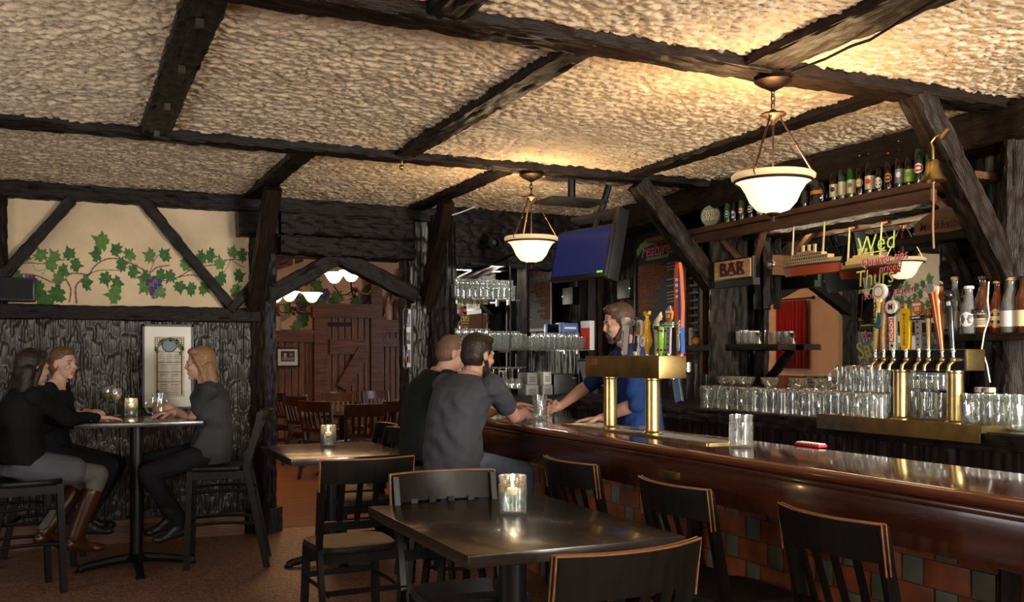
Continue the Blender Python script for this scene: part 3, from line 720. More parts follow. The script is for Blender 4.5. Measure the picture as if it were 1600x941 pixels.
def make_chair(name, label, seat_z, top_z, mw=CHAIRB, ms=SEATB, worn=WORN, w_=.50, tall=False, cat='chair', group=None, slats=4):
    """origin on the floor under the seat; faces +Y"""
    t = thing(name, label, cat, group=group)
    sw, sd = w_*.90, .42
    st = MB(); pts = []
    for i in range(28):
        a = 2*math.pi*i/28; ca, sa = math.cos(a), math.sin(a); e = .45
        x = math.copysign(abs(ca)**e, ca)*sw/2; y = math.copysign(abs(sa)**e, sa)*sd/2
        x *= 1+.10*(y/sd); pts.append((x, y))
    n = len(pts); vs = []; fs = []
    for k, (sc_, z) in enumerate(((.97, -.036), (1.0, -.03), (1.0, -.008), (.975, 0), (.8, -.004), (.4, -.011))):
        vs += [(x*sc_, y*sc_, seat_z+z) for x, y in pts]
    for k in range(5):
        for i in range(n): fs.append((k*n+i, k*n+(i+1) % n, (k+1)*n+(i+1) % n, (k+1)*n+i))
    fs += [tuple(range(n))[::-1], tuple(5*n+i for i in range(n))]
    st.add(vs, fs, ms).build('seat', t, auto=50)
    ap = MB(); ap.bar((-sw*.42, sd*.40, seat_z-.06), (sw*.42, sd*.40, seat_z-.06), .02, .055, mw); ap.bar((-sw*.42, -sd*.42, seat_z-.06), (sw*.42, -sd*.42, seat_z-.06), .02, .055, mw)
    for sx in (-1, 1): ap.bar((sx*sw*.43, -sd*.42, seat_z-.06), (sx*sw*.44, sd*.4, seat_z-.06), .02, .055, mw)
    ap.build('seat_frame', t)
    H = seat_z; yk = -sd*.46
    sp = .05 if not tall else .07
    for sx in (-1, 1):
        MB().bar((sx*sw*.43, sd*.42, H-.03), (sx*(sw*.44+.01), sd*.42+sp*.3, 0), .038, .038, mw, up=(0, 1, 0)).build('leg', t)
        l = MB(); X = sx*w_*.455; yt = yk-.10
        l.bar((X, yk, H+.01), (X*1.0, yk-sp-.07, 0), .026, .044, mw, up=(0, 1, 0))
        l.bar((X, yk, H-.02), (sx*(w_/2-.018), yt, top_z-.012), .026, .044, mw, up=(0, 1, 0))
        l.build('leg', t)
    rh = .125 if not tall else .07
    br = MB(); curve_rail(br, w_, .062, top_z-rh, top_z, yk-.085, .022, .024, mw, worn); br.build('top_rail', t, auto=40)
    zl = seat_z+.10
    lr = MB(); curve_rail(lr, w_*.92, .025, zl, zl+.045, yk-.03, .005, .02, mw); lr.build('lower_rail', t, auto=40)
    for i in range(slats):
        s = -1+2*(i+1)/(slats+1); x = s*w_*.44
        MB().bar((x, yk-.03-.025*(1-s*s), zl+.03), (x*1.03, yk-.085-.045*(1-s*s), top_z-rh+.01), .010, .030, mw, up=(1, 0, 0)).build('slat', t)
    s2 = MB()
    zz = (seat_z*.5, seat_z*.42) if not tall else (.30, .22)
    for sx in (-1, 1):
        pts = [(sx*(sw*.44), sd*.42-(sd*.9+.06)*k/6, zz[0]+.012*math.sin(math.pi*k/6)) for k in range(7)]
        s2.tube(pts, .011, mw, 8)
        if tall: s2.tube([(p[0], p[1], p[2]+.22) for p in pts], .010, mw, 8)
    s2.bar((-sw*.44, sd*.43, zz[1]+.06), (sw*.44, sd*.43, zz[1]+.06), .02, .03, mw); s2.bar((-sw*.44, -sd*.52, zz[0]), (sw*.44, -sd*.52, zz[0]), .018, .025, mw)
    s2.build('stretcher', t)
    return t
CH = make_chair('dining_chair', 'black slat-back chair with worn top rail at the near edge of the front table', .46, .93, w_=.50)
CH['group'] = 'black chairs around the low tables'
def place(o, x, y, yaw): o.location = (x, y, 0); o.rotation_euler = (0, 0, R(yaw))
place(CH, 1.36, 2.57, 7)
G = 'black chairs around the low tables'
def chair(x, y, yaw, label, proto=CH, group=G): return copy_tree(proto, (x, y, 0), R(yaw), label, group)
chair(1.385, 5.13, 2, 'black slat-back chair seen from behind, pulled up to the farther low table')
chair(1.535, 3.80, 180, 'black chair with shiny back tucked under the far edge of the front table')
chair(2.60, 2.48, -92, 'black slat-back chair against the bar, the one nearest the camera')
chair(2.57, 3.36, -90, 'black slat-back chair against the bar beside the front table corner, dark grained seat showing')
chair(2.59, 4.32, -88, 'black slat-back chair against the bar behind the front table, just below the seated man')
chair(1.93, 7.22, 88, 'black chair at the far right of the farther low table, beyond the other one')
chair(1.87, 6.68, 93, 'black chair with worn brown top rail at the right of the farther low table')

RC = make_chair('dining_chair', 'x', .46, .93, CHAIRR, CHAIRR, CHAIRR, w_=.46, slats=5)
RC['group'] = 'red brown chairs of the dining room'; GR = RC['group']
def rchair(px, py, d, yaw, label, first=False):
    u = P(px, py, d=d); o = RC if first else copy_tree(RC)
    o.location = (u.x, u.y, 0); o.rotation_euler = (0, 0, R(yaw)); o['label'] = label; o['group'] = GR
rchair(462, 650, 14.2, -70, 'red brown chair farthest left in the dining room, under the framed photograph', True)
rchair(487, 650, 13.0, -60, 'red brown chair in the dining room, second from the left')
rchair(515, 655, 11.6, -50, 'red brown chair in the dining room left of the near dining table')
rchair(566, 660, 10.9, -8, 'red brown slat-back chair turned its back at the near dining table')
rchair(600, 660, 11.6, 20, 'red brown chair in the dining room beside the dark shirted man')
rchair(545, 640, 14.2, 180, 'red brown chair behind the dining tables, facing the opening')
rchair(600, 640, 14.6, 190, 'red brown chair behind the dining tables at the right, near the panelled corner')
rchair(528, 650, 13.5, 165, 'red brown chair between the two dining tables')

# ================================================================== TABLES
def pedestal(mb_t, r=.045, H=.76, spread=.30, m=BLACKM):
    c = MB(); c.lathe([(0, .06), (.07, .06), (.075, .075), (r, .10), (r, H-.02), (.09, H-.012), (.09, H), (0, H)], m, seg=24); c.build('column', mb_t)
    f = MB()
    for k in range(4):
        a = k*math.pi/2; ca, sa = math.cos(a), math.sin(a)
        pts = [(0, 0, .075), (ca*spread*.5, sa*spread*.5, .055), (ca*spread*.92, sa*spread*.92, .03), (ca*spread, sa*spread, .012)]
        f.tube(pts, [.035, .03, .026, .03], m, 8)
        f.lathe([(0, 0), (.03, 0), (.032, .012), (0, .03)], m, (ca*spread, sa*spread, 0), 12)
    f.build('base', mb_t)
TZ = .80
def low_table(cx, cy, sx, sy, label):
    t = thing('table', label, 'table', (cx, cy, 0), 0, 'low black tables')
    tt = MB(); tt.box((0, 0, TZ-.022), (sx, sy, .044), BLACKW, bev=.004)
    tt.build('tabletop', t)
    pedestal(t, .055, TZ-.04, .32)
    return t
low_table(1.605, 3.50, .85, 1.16, 'black square-edged low table in front with a candle, nearest the camera')
low_table(1.69, 6.69, .83, 1.08, 'black low table with golden reflections and a candle, near the opening')
ht = thing('high_table', 'narrow dark high table the three women sit around', 'table', (.42, 7.12, 0))
MB().box((0, 0, 1.005), (.80, .68, .034), BLACKW, bev=.005).build('tabletop', ht)
pedestal(ht, .045, .99, .36)
def dtable(px, py, d, label):
    u = P(px, py, d=d); t = thing('table', label, 'table', (u.x, u.y, 0), 0, 'dining room tables')
    MB().box((0, 0, .74), (.9, .8, .035), BLACKW, bev=.004).build('tabletop', t); pedestal(t, .04, .72, .3)
    return t, u
t1, u1 = dtable(535, 635, 12.0, 'dark dining room table with glasses, nearer one beyond the opening')
t2, u2 = dtable(615, 632, 13.2, 'dark dining room table at the right beyond the opening')
t3, u3 = dtable(510, 632, 15.0, 'dark dining room table farthest back near the plank door')
TUMB = MB().lathe([(0, 0), (.032, 0), (.036, .11), (.033, .11), (.029, .012), (0, .012)], GLASS, seg=16).mesh('tumbler', auto=50)
def inst(name, me, loc, label, cat, group=None, rot=0, scale=None):
    o = bpy.data.objects.new(name, me); COL.objects.link(o); o.location = loc; o.rotation_euler = (0, 0, rot)
    if scale: o.scale = (scale,)*3
    return tag(o, label, cat, group)
NAPK = mat('navy_napkin', (.03, .05, .12), .8)
for k, (uu, dx, dy) in enumerate(((u1, -.2, -.2), (u1, .3, .1), (u2, -.2, -.2), (u2, .1, .15), (u3, .1, -.2), (u3, -.3, .1))):
    inst('water_glass', TUMB, (uu.x+dx, uu.y+dy, .758), 'empty water glass at the %s of the %s dining room table' % (('front', 'back')[k % 2], ('nearer', 'right', 'farthest')[k//2]), 'glass', 'water glasses in the dining room')
for i, (uu, dx, dy) in enumerate(((u1, .15, -.25), (u2, -.05, -.3), (u3, .3, -.1))):
    o = MB().box((0, 0, .02), (.16, .09, .035), NAPK, bev=.012).build('napkin', loc=(uu.x+dx, uu.y+dy, .758), rotz=.5*i)
    tag(o, 'folded navy napkin on the %s dining room table' % ('nearer', 'right', 'farthest')[i], 'napkin', 'napkins in the dining room')

# ================================================================== CANDLE TUMBLERS
WAX = mat('wax', (.85, .78, .6), .5, emit=(1, .6, .25), es=.5)
FLAME = mat('flame', (1, .7, .3), .5, emit=(1, .62, .22), es=22)
def rib_glass(mb, r=.045, h=.13, n=20, th=.005, base=.018):
    prof = [(r*.96, 0), (r, .006), (r, h*.78), (r*.97, h*.80), (r*1.0, h*.83), (r*1.02, h), (r*1.02-th, h), (r-th, h*.8), (r-th, base), (0, base)]
    seg = 2*n; vs = []; fs = []
    for i, (rr, z) in enumerate(prof):
        for k in range(seg):
            a = 2*math.pi*k/seg; q = rr*(1+(.035 if k % 2 else -.01)) if 0 < i < 3 else rr
            vs.append((q*math.cos(a), q*math.sin(a), z))
    for i in range(len(prof)-1):
        for k in range(seg): k2 = (k+1) % seg; fs.append((i*seg+k, i*seg+k2, (i+1)*seg+k2, (i+1)*seg+k))
    fs.append(tuple(range(seg))[::-1])
    return mb.add(vs, fs, GLASS)
def candle(loc, s, label, lit=True):
    t = thing('candle_glass', label, 'candle', loc, 0, 'candles in tumblers')
    rib_glass(MB(), .045*s, .13*s).build('glass', t, auto=30)
    MB().lathe([(0, .019*s), (.038*s, .019*s), (.0385*s, .075*s), (0, .075*s)], WATER, seg=20).build('water', t)
    MB().lathe([(0, .066*s), (.014*s, .066*s), (.019*s, .085*s), (.015*s, .088*s), (0, .086*s)], WAX, seg=16).build('wax', t)
    MB().lathe([(0, .087*s), (.004*s, .092*s), (.0045*s, .098*s), (.001*s, .112*s), (0, .113*s)], FLAME, seg=8).build('flame', t)
    light('candle_light', 'POINT', (loc[0], loc[1], loc[2]+.12*s), .45, (1, .6, .25), .01)
c = P(801, 804, Z=TZ); candle((c.x, c.y, TZ), 1.25, 'lit candle floating in a clear ribbed glass on the front table')
c = P(513, 698, Z=TZ); candle((c.x, c.y, TZ), 1.2, 'lit candle floating in a clear ribbed glass on the table near the opening')
c = P(205, 651, Z=1.022); candle((c.x, c.y, 1.022), 1.0, 'lit candle glass on the high table between the women')
c = P(1158, 700, Z=BZ)
bg = MB(); rib_glass(bg, .052, .15, 16)
tag(bg.build('tumbler', loc=(c.x, c.y, BZ), auto=30), 'empty ribbed clear glass tumbler alone on the bar counter', 'glass')

# ================================================================== BAR STOOLS for women and men
BS = make_chair('bar_chair', 'tall dark bar chair under the woman in the grey skirt, leftmost', .70, 1.08, CHAIRB, CHAIRB, None, w_=.42, tall=True, cat='bar chair', group='tall bar chairs at the high table')
place(BS, -.27, 6.68, -75)
copy_tree(BS, (-.14, 7.55, 0), R(-100), 'tall dark bar chair behind, under the woman in the blazer')
copy_tree(BS, (.95, 7.02, 0), R(78), 'tall dark bar chair at the right under the woman in the grey tee')
def round_stool(x, y, label):
    t = thing('bar_stool', label, 'bar stool', (x, y, 0), 0, 'round bar stools')
    MB().lathe([(0, .70), (.17, .70), (.185, .72), (.18, .745), (.15, .755), (0, .757)], SEATB, seg=28).build('seat', t)
    for k in range(4):
        a = math.pi/4+k*math.pi/2; MB().bar((.12*math.cos(a), .12*math.sin(a), .71), (.20*math.cos(a), .20*math.sin(a), 0), .034, .034, CHAIRB).build('leg', t)
    MB().tube([(.17*math.cos(k*math.pi/10), .17*math.sin(k*math.pi/10), .26) for k in range(20)], .010, CHAIRB, 6, closed=True).build('foot_ring', t)
round_stool(2.02, 5.22, 'round bar stool under the man in the charcoal tee'); round_stool(2.13, 6.04, 'round bar stool under the man in the black shirt')

# ================================================================== THINGS ON THE FAR WALL
INK = mat('ink', (.08, .08, .07), .8); PAPER = mat('poster_paper', (.72, .70, .60), .35, coat=.3); PAPER2 = mat('poster_print', (.55, .50, .37), .4, noise=.15)
BLUEP = mat('poster_blue', (.16, .24, .30), .5)
a = P(222, 640, Y=8.09); b_ = P(302, 508, Y=8.09)
w_ = b_.x-a.x; h_ = b_.z-a.z; po = thing('framed_poster', 'tall framed cream poster with a green vine border on the plank wainscot', 'poster', ((a.x+b_.x)/2, 8.085, (a.z+b_.z)/2))
f = MB()
for sx in (-1, 1): f.box((sx*(w_/2-.008), -.008, 0), (.016, .03, h_), BLACKP)
for sz in (-1, 1): f.box((0, -.008, sz*(h_/2-.008)), (w_, .03, .016), BLACKP)
f.build('frame', po); MB().box((0, 0, 0), (w_-.02, .012, h_-.02), PAPER).build('sheet', po)
pr = MB(); pw_, ph_ = w_*.60, h_*.72
pr.box((0.01, -.0075, .0), (pw_, .002, ph_), PAPER2)
arch = []
for k in range(13):
    q = math.pi*k/12; arch.append((.01+pw_*.40*math.cos(q), -.010, ph_*.26+pw_*.40*math.sin(q)))
arch = [(arch[0][0], -.01, -ph_*.47)]+arch+[(arch[-1][0], -.01, -ph_*.47)]
pr.tube(arch, .006, STEMC, 6)
pr.poly([(.01+.055*math.cos(q*math.pi/8), -.011, ph_*.36+.055*math.sin(q*math.pi/8)) for q in range(16)], BLUEP)
pr.tube([(.01+.055*math.cos(q*math.pi/8), -.012, ph_*.36+.055*math.sin(q*math.pi/8)) for q in range(16)], .004, INK, 5, closed=True)
for (x, z) in ((-.5, .47), (.5, .47)):
    for i in range(5):
        for j in range(5-i): pr.box((.01+x*(pw_-.02)*1.0-(math.copysign(.016*i, x)), -.0105, ph_*z-j*.016), (.009, .001, .009), INK)
random.seed(5)
for k in range(26):
    i = random.randint(1, len(arch)-1); t_ = random.random(); q = Vector(arch[i-1]).lerp(Vector(arch[i]), t_)
    leaf(pr, (q.x+random.uniform(-.012, .012), -.0125, q.z), .026, random.uniform(-3, 3), (LEAF1, LEAF2)[k % 2], lift=.0004*(k % 5))
for r_, cols in ((.20, 3), (.03, 2), (-.13, 2), (-.29, 2)):
    for c_ in range(cols):
        ww = pw_*.72/cols; x = .01+(c_-(cols-1)/2)*ww
        for k in range(6): pr.box((x, -.0095, ph_*r_-k*.016), (ww*.8*(1 if k % 3 else .7), .001, .003), INK)
    pr.box((.01, -.0095, ph_*r_+.022), (pw_*.76, .001, .004), INK)
pr.build('print', po, smooth=False)
# speaker box on the rail
a = P(20, 460, Y=8.0)
sp = thing('speaker', 'black speaker box on the rail at the left edge of the mural', 'speaker', (a.x, 8.0, 1.86))
MB().box((0, 0, .085), (.30, .18, .17), BLACKP, bev=.01).build('cabinet', sp); MB().box((0, -.093, .085), (.27, .006, .145), mat('speaker_cloth', (.02, .02, .02), .9, bump=.5, bscale=400)).build('grille', sp)
# narrow frame with three pictures on the pier
def framed(name, label, px0, py0, px1, py1, Y_, pics, fw=.016, mcol=None):
    a = P(px0, py1, Y=Y_); b_ = P(px1, py0, Y=Y_); w_ = b_.x-a.x; h_ = b_.z-a.z
    t = thing(name, label, 'picture', ((a.x+b_.x)/2, Y_, (a.z+b_.z)/2)); f = MB()
    for sx in (-1, 1): f.box((sx*(w_/2-fw/2), -.006, 0), (fw, .03, h_), mcol or BLACKP)
    for sz in (-1, 1): f.box((0, -.006, sz*(h_/2-fw/2)), (w_, .03, fw), mcol or BLACKP)
    f.build('frame', t); MB().box((0, 0, 0), (w_-.01, .012, h_-.01), WHITE).build('mat_board', t)
    for (cx, cz, pw_, ph_, col, det) in pics:
        q = MB(); q.box((cx*w_, -.008, cz*h_), (pw_*w_, .003, ph_*h_), col)
        for (dx, dz, sx_, sz_, c2) in det: q.box((cx*w_+dx*pw_*w_, -.011, cz*h_+dz*ph_*h_), (sx_*pw_*w_, .003, sz_*ph_*h_), c2)
        q.build('photograph', t)
    return t
PB = mat('photo_blue', (.10, .16, .30), .4); PG = mat('photo_grey', (.22, .24, .25), .4); PDK = mat('photo_dark', (.03, .03, .03), .4); PRD = mat('photo_red', (.28, .06, .05), .4); PLT = mat('photo_light', (.5, .5, .48), .4)
framed('picture_frame', 'narrow upright frame with three small photographs on the pier', 628, 482, 644, 576, 8.10,
       [(0, .30, .55, .22, PB, [(0, -.3, 1, .3, PG), (.1, 0, .2, .5, PLT)]), (0, 0, .55, .20, PG, [(0, -.3, 1, .3, PDK), (-.1, .1, .3, .3, PLT)]), (0, -.30, .55, .22, PB, [(0, -.25, 1, .5, PRD), (0, -.1, .2, .6, PLT)])], .012)
framed('picture_frame', 'framed black and white photograph on the dining room wainscot', 431, 543, 468, 574, YD-.13,
       [(0, .05, .58, .52, PDK, [(0, -.25, .9, .3, PG), (-.2, .1, .2, .4, PLT), (.25, .15, .25, .3, PG)])], .03)
# sconce, jug, bottles on the dining room ledge
a = P(441, 495, Y=YD-.12)
sc = thing('sconce_lamp', 'unlit cream bowl sconce on the peach dining room wall', 'sconce', (a.x, YD-.02, a.z))
sc.scale = (.55,)*3; vs = []; fs = []; pr_ = [(.05, -.14), (.12, -.11), (.20, -.04), (.30, .0), (.33, .04), (.31, .05)]
for r_, z in pr_:
    for k in range(13): q = math.pi*k/12; vs.append((r_*math.cos(q), -r_*.8*math.sin(q), z))
for i in range(len(pr_)-1):
    for k in range(12): fs.append((i*13+k, i*13+k+1, (i+1)*13+k+1, (i+1)*13+k))
MB().add(vs, fs, mat('sconce_glass', (.45, .38, .28), .4)).build('bowl', sc); MB().box((0, -.0, -.05), (.12, .03, .16), BRONZE).build('bracket', sc)
a = P(425, 517, Y=YD-.14)
jg = thing('jug', 'small brown and cream stoneware jug on the dining room ledge', 'jug', (a.x, YD-.14, P(425, 517, Y=YD-.12).z+.0))
JB = mat('stoneware_brown', (.16, .05, .02), .3); JC = mat('stoneware_cream', (.5, .42, .3), .35)
MB().lathe([(0, 0), (.14, 0), (.15, .02), (.15, .22), (.145, .24)], JC, seg=18).build('base', jg)
MB().lathe([(.146, .235), (.14, .27), (.07, .38), (.035, .42), (.04, .46), (.03, .47), (0, .47)], JB, seg=18).build('shoulder', jg)
MB().tube([(.05, 0, .42), (.11, 0, .42), (.12, 0, .34)], .014, JB, 6).build('handle', jg)
for k, (px, h_, col) in enumerate(((607, .40, (.5, .4, .3)), (619, .5, (.10, .03, .01)))):
    a = P(px, 505, Y=YD-.14)
    tag(MB().lathe([(0, 0), (.07, 0), (.075, .02), (.075, h_*.55), (.03, h_*.75), (.03, h_), (0, h_)], mat('ledge_bottle_%d' % k, col, .25), seg=14).build('bottle', loc=(a.x, YD-.12, P(px, 510, Y=YD-.12).z+.11)),
        ('cream bottle on the right dining room ledge', 'dark brown bottle on the right dining room ledge')[k], 'bottle')
# chandeliers of the dining room
SHADE = mat('lit_shade', (.9, .8, .6), .4, emit=(1, .78, .48), es=3)
def chandelier(px, py, d, label, power):
    u = P(px, py, d=d); t = thing('chandelier', label, 'chandelier', (u.x, u.y, u.z))
    MB().tube([(0, 0, 3.2-u.z), (0, 0, -.05)], .012, BRONZE, 8).sphere((0, 0, -.06), .05, BRONZE).sphere((0, 0, -.14), .025, BRONZE).build('stem', t)
    MB().lathe([(0, 3.2-u.z), (.09, 3.2-u.z), (.06, 3.16-u.z), (0, 3.15-u.z)], BRONZE).build('ceiling_plate', t)
    for k in range(3):
        a = R(-24.6+(180, 0, -90)[k]); ca, sa = math.cos(a), math.sin(a)
        arm = MB().tube([(0, 0, -.06), (ca*.08, sa*.08, -.12), (ca*.16, sa*.16, -.13), (ca*.23, sa*.23, -.04), (ca*.23, sa*.23, .0)], .010, BRONZE, 6).build('arm', t)
        s = MB().lathe([(.02, .0), (.05, .015), (.075, .05), (.105, .10), (.138, .12), (.130, .125), (.097, .108), (.07, .06), (.04, .025), (.0, .012)], SHADE, (ca*.23, sa*.23, 0), 20)
        s.build('shade', arm, auto=70)
    for k in range(3): a = R(-24.6+(180, 0, -90)[k]); light('chandelier_bulb', 'POINT', (u.x+.23*math.cos(a), u.y+.23*math.sin(a), u.z+.075), power/3, (1, .76, .48), .03)
chandelier(459, 473, 12.2, 'lit chandelier at the left in the dining room', 150)
chandelier(554, 443, 11.0, 'lit chandelier under the arch braces in the dining room', 150)
# ================================================================== TAP TOWERS
def tower(loc, label, n_col, gap, length, coldir, box_z, colr=.034, base=None):
    pass
TX = P(1020, 680, Z=BZ).x; ya = P(1020, 680, Z=BZ).y; yb = P(957, 671, Z=BZ).y
SB = ya/3.99   # scale of this bar compared with a unit one
tw_ = thing('tap_tower', 'brass beer tap tower on two columns in front of the bartender', 'beer tower', (TX, (ya+yb)/2, BZ))
dy = (yb-ya)/2
for s in (-1, 1):
    MB().lathe([(0, 0), (.052, 0), (.052, .012), (.040, .022), (.038, .03), (.038, .285), (.043, .29), (.043, .30), (0, .30)], BRASS, (0, s*dy, 0), 32).build('column', tw_)
L_ = 2*dy+.33
MB().box((0, -.02, .30+.058), (.165, L_, .116), BRASSD, bev=.004).build('housing', tw_)
tag(MB().box((-.0835, L_/2-.13, .385), (.003, .05, .035), mat('copper_label', (.35, .16, .07), .4, .5)).build('sticker', tw_), 'small copper coloured plate')
# drip tray let into the bar top
tr = thing('drip_tray', 'brass rimmed drip tray under the tap tower on the bar', 'drip tray', (TX+.03, (ya+yb)/2-.1, BZ))
f = MB(); tl_, tw2 = 1.45, .24
for s in (-1, 1): f.box((s*tw2/2, 0, .004), (.018, tl_, .012), BRASS, bev=.002); f.box((0, s*tl_/2, .004), (tw2, .018, .012), BRASS, bev=.002)
f.build('rim', tr)
g = MB()
for i in range(50): g.box((0, -tl_/2+.03+i*(tl_-.06)/49, .001), (tw2-.02, .008, .006), STEEL)
g.build('grate', tr)

def faucet(t, sgn, y, z, x0, m=BRASS):
    """sgn = side it points to in x"""
    f = MB(); f.tube([(x0, y, z), (x0+sgn*.045, y, z)], .014, STEEL, 10); f.sphere((x0+sgn*.055, y, z), .017, BRASS, 10)
    f.tube([(x0+sgn*.055, y, z+.0), (x0+sgn*.062, y, z-.012), (x0+sgn*.085, y, z-.028), (x0+sgn*.09, y, z-.055)], [.010, .010, .009, .008], m, 8)
    f.tube([(x0+sgn*.055, y, z), (x0+sgn*.055, y, z+.055)], .008, STEEL, 8); f.lathe([(0, 0), (.012, 0), (.012, .012), (.008, .02), (0, .02)], BRASS, (x0+sgn*.055, y, z+.04), 10)
    f.build('faucet', t)
# ---- tap handles: each is built with its own shape, origin at its foot, facing -X (readable from the room)
TW = mat('handle_white', (.86, .85, .81), .3); TK = mat('handle_black', (.012, .012, .014), .25, coat=.5); TY = mat('handle_yellow', (.80, .50, .015), .3, coat=.5)
TO = mat('handle_orange', (.62, .17, .03), .35); TG = mat('handle_green', (.22, .48, .03), .25, coat=.5); TB = mat('handle_blue', (.03, .11, .38), .35); TOR = mat('handle_red_orange', (.75, .12, .03), .35)
TC = mat('handle_copper', (.50, .16, .06), .22, .7); TGD = mat('handle_gold', (.62, .44, .16), .3, .5); TGR = mat('handle_grey', (.40, .40, .40), .35, .4); TWD = mat('handle_wood', (.38, .22, .09), .6, noise=.3, nscale=30)
TTL = mat('handle_teal', (.03, .13, .15), .3); TBN = mat('bone', (.55, .47, .30), .4, noise=.2); GRS = mat('sign_green', (.10, .38, .22), .4); TNV = mat('handle_navy', (.012, .018, .05), .25, coat=.5)
def paddle(mb, prof, th, m):
    """flat board outline (half widths) facing -X"""
    pts = [(-w_, z) for w_, z in prof]+[(w_, z) for w_, z in reversed(prof)]
    mx = frame((0, 0, 0), (0, -1, 0), (0, 0, 1), (-1, 0, 0))
    mb.prism(pts, -th/2, th/2, m, mx)
def disc(mb, r, z, th, m, x=0, seg=24, ry=None):
    pts = [(r*math.cos(2*math.pi*k/seg), (ry or r)*math.sin(2*math.pi*k/seg)) for k in range(seg)]
    mb.prism(pts, -th/2, th/2, m, frame((x, 0, z), (0, -1, 0), (0, 0, 1), (-1, 0, 0)))
def wtext(mb, body, size, m, x, z, rot=0, y=0, **k):
    mx = frame((x, y, z), (0, -1, 0), (0, 0, 1), (-1, 0, 0)) @ Matrix.Rotation(rot, 4, 'Z')
    mb.text(body, size, m, mx, **k)
def handle(label, loc, lean, builder, group=None, yaw=0):
    t = thing('tap_lever', label, 'tap handle', loc, 0, group); t.rotation_euler = (lean, 0, yaw)
    MB().lathe([(0, -.03), (.008, -.03), (.008, .0), (.012, .004), (.012, .014), (0, .016)], STEEL, seg=12).build('ferrule', t)
    for nm, mb in builder(): mb.build(nm, t)
    return t
def h_white():
    a = MB(); paddle(a, [(.012, .01), (.020, .19), (.020, .20)], .03, TW); a.lathe([(0, -.02), (.024, -.02), (.026, 0), (.024, .02), (0, .02)], TW, mx=Matrix.Translation((0, 0, .225)) @ Matrix.Rotation(R(90), 4, 'Y'))
    b_ = MB(); wtext(b_, 'PILSENER LAGER', .018, TK, -.017, .10, R(90)); b_.box((.02, 0, .1), (.012, .022, .18), TK)
    return [('body', a), ('lettering', b_)]
def h_navy():
    a = MB(); a.lathe([(0, .01), (.014, .01), (.018, .05), (.024, .10), (.018, .15), (.026, .19), (.030, .22), (.022, .25), (0, .262)], TNV); b_ = MB(); b_.lathe([(0, .0), (.017, .0), (.017, .03), (0, .03)], BRASS)
    c_ = MB(); disc(c_, .022, .222, .012, TGR, -.024); wtext(c_, 'S', .03, TK, -.031, .222)
    return [('body', a), ('collar', b_), ('badge', c_)]
def h_house():
    a = MB(); a.lathe([(0, .01), (.008, .01), (.012, .04), (.008, .07), (.014, .10), (.009, .12), (0, .13)], TW)
    b_ = MB(); paddle(b_, [(.028, .12), (.030, .185), (.024, .205), (.010, .216)], .018, TW)
    c_ = MB(); paddle(c_, [(.021, .127), (.023, .18), (.018, .198), (.006, .205)], .004, TWD); c_.box((0, 0, 0), (0, 0, 0), TWD); c_.v = [(v[0]-.011, v[1], v[2]) for v in c_.v]
    d_ = MB().sphere((-.014, 0, .182), (.004, .013, .010), LEAF2)
    return [('stem', a), ('plaque', b_), ('picture', c_), ('tree_emblem', d_)]
def h_fish():
    a = MB(); a.lathe([(0, .01), (.012, .01), (.016, .04), (.030, .07), (.034, .10), (.030, .13), (.022, .16), (.020, .20), (.024, .22), (.012, .25), (.015, .27), (0, .275)], TY)
    a.prism([(-.03, 0), (-.012, -.012), (.012, -.012), (.03, 0), (.034, .022), (.01, .012), (-.01, .012), (-.034, .022)], -.01, .01, TY, frame((0, 0, .275), (0, -1, 0), (0, 0, 1), (-1, 0, 0)))
    b_ = MB(); disc(b_, .026, .095, .01, TW, -.034, ry=.036); wtext(b_, 'ALE', .018, TK, -.040, .095, R(70))
    c_ = MB()
    for k in range(8):
        q = k*math.pi/4; c_.sphere((-.026, .024+.009*math.cos(q), .10+.009*math.sin(q)), .0035, TK, 6)
    return [('body', a), ('oval_badge', b_), ('hop_emblem', c_)]
def h_bone():
    a = MB(); a.tube([(0, 0, .01), (0, 0, .08), (0, .004, .14), (0, .012, .18), (0, -.004, .215), (0, -.03, .245), (0, -.035, .27)], [.014, .016, .018, .024, .020, .014, .003], TBN, 10)
    b_ = MB().lathe([(.021, .16), (.024, .165), (.024, .178), (.021, .183)], TK, closed=True)
    return [('body', a), ('band', b_)]
def h_green():
    a = MB(); a.lathe([(0, .01), (.020, .01), (.024, .02), (.026, .17), (.024, .178), (0, .18)], TG)
    b_ = MB()
    for z in (.03, .145): b_.lathe([(.026, z), (.0285, z), (.0285, z+.012), (.026, z+.012)], TK, closed=True)
    c_ = MB().lathe([(0, .178), (.018, .18), (.02, .20), (.012, .215), (0, .218)], TK)
    return [('body', a), ('band', b_), ('cap', c_)]
def h_fifty(street=True):
    a = MB(); paddle(a, [(.016, .01), (.018, .17)], .012, TGR)
    for k in range(5): a.box((-.007, 0, .035+k*.03), (.002, .009, .009), TK)
    b_ = MB(); paddle(b_, [(.006, .19), (.026, .205), (.032, .23), (.030, .25), (.020, .255), (.0195, .262)], .014, TO)
    b_.box((-.008, 0, .246), (.003, .052, .013), TW); wtext(b_, '50', .030, TW, -.009, .222, offset=.0006); 
    for zz in ((.262, .28),): paddle(b_, [(.012, zz[0]), (.008, zz[1])], .01, TGR)
    c_ = MB()
    if street: c_.box((0, 0, .178), (.016, .078, .026), GRS, bev=.002); wtext(c_, 'MAIN ST.', .018, TW, -.009, .178); c_.box((0, 0, .164), (.014, .074, .008), TW)
    else: c_.box((0, 0, .176), (.03, .07, .024), TK, bev=.004); wtext(c_, '50 WEST', .014, TW, -.0165, .176)
    return [('stem', a), ('shield', b_), ('street_sign', c_)]
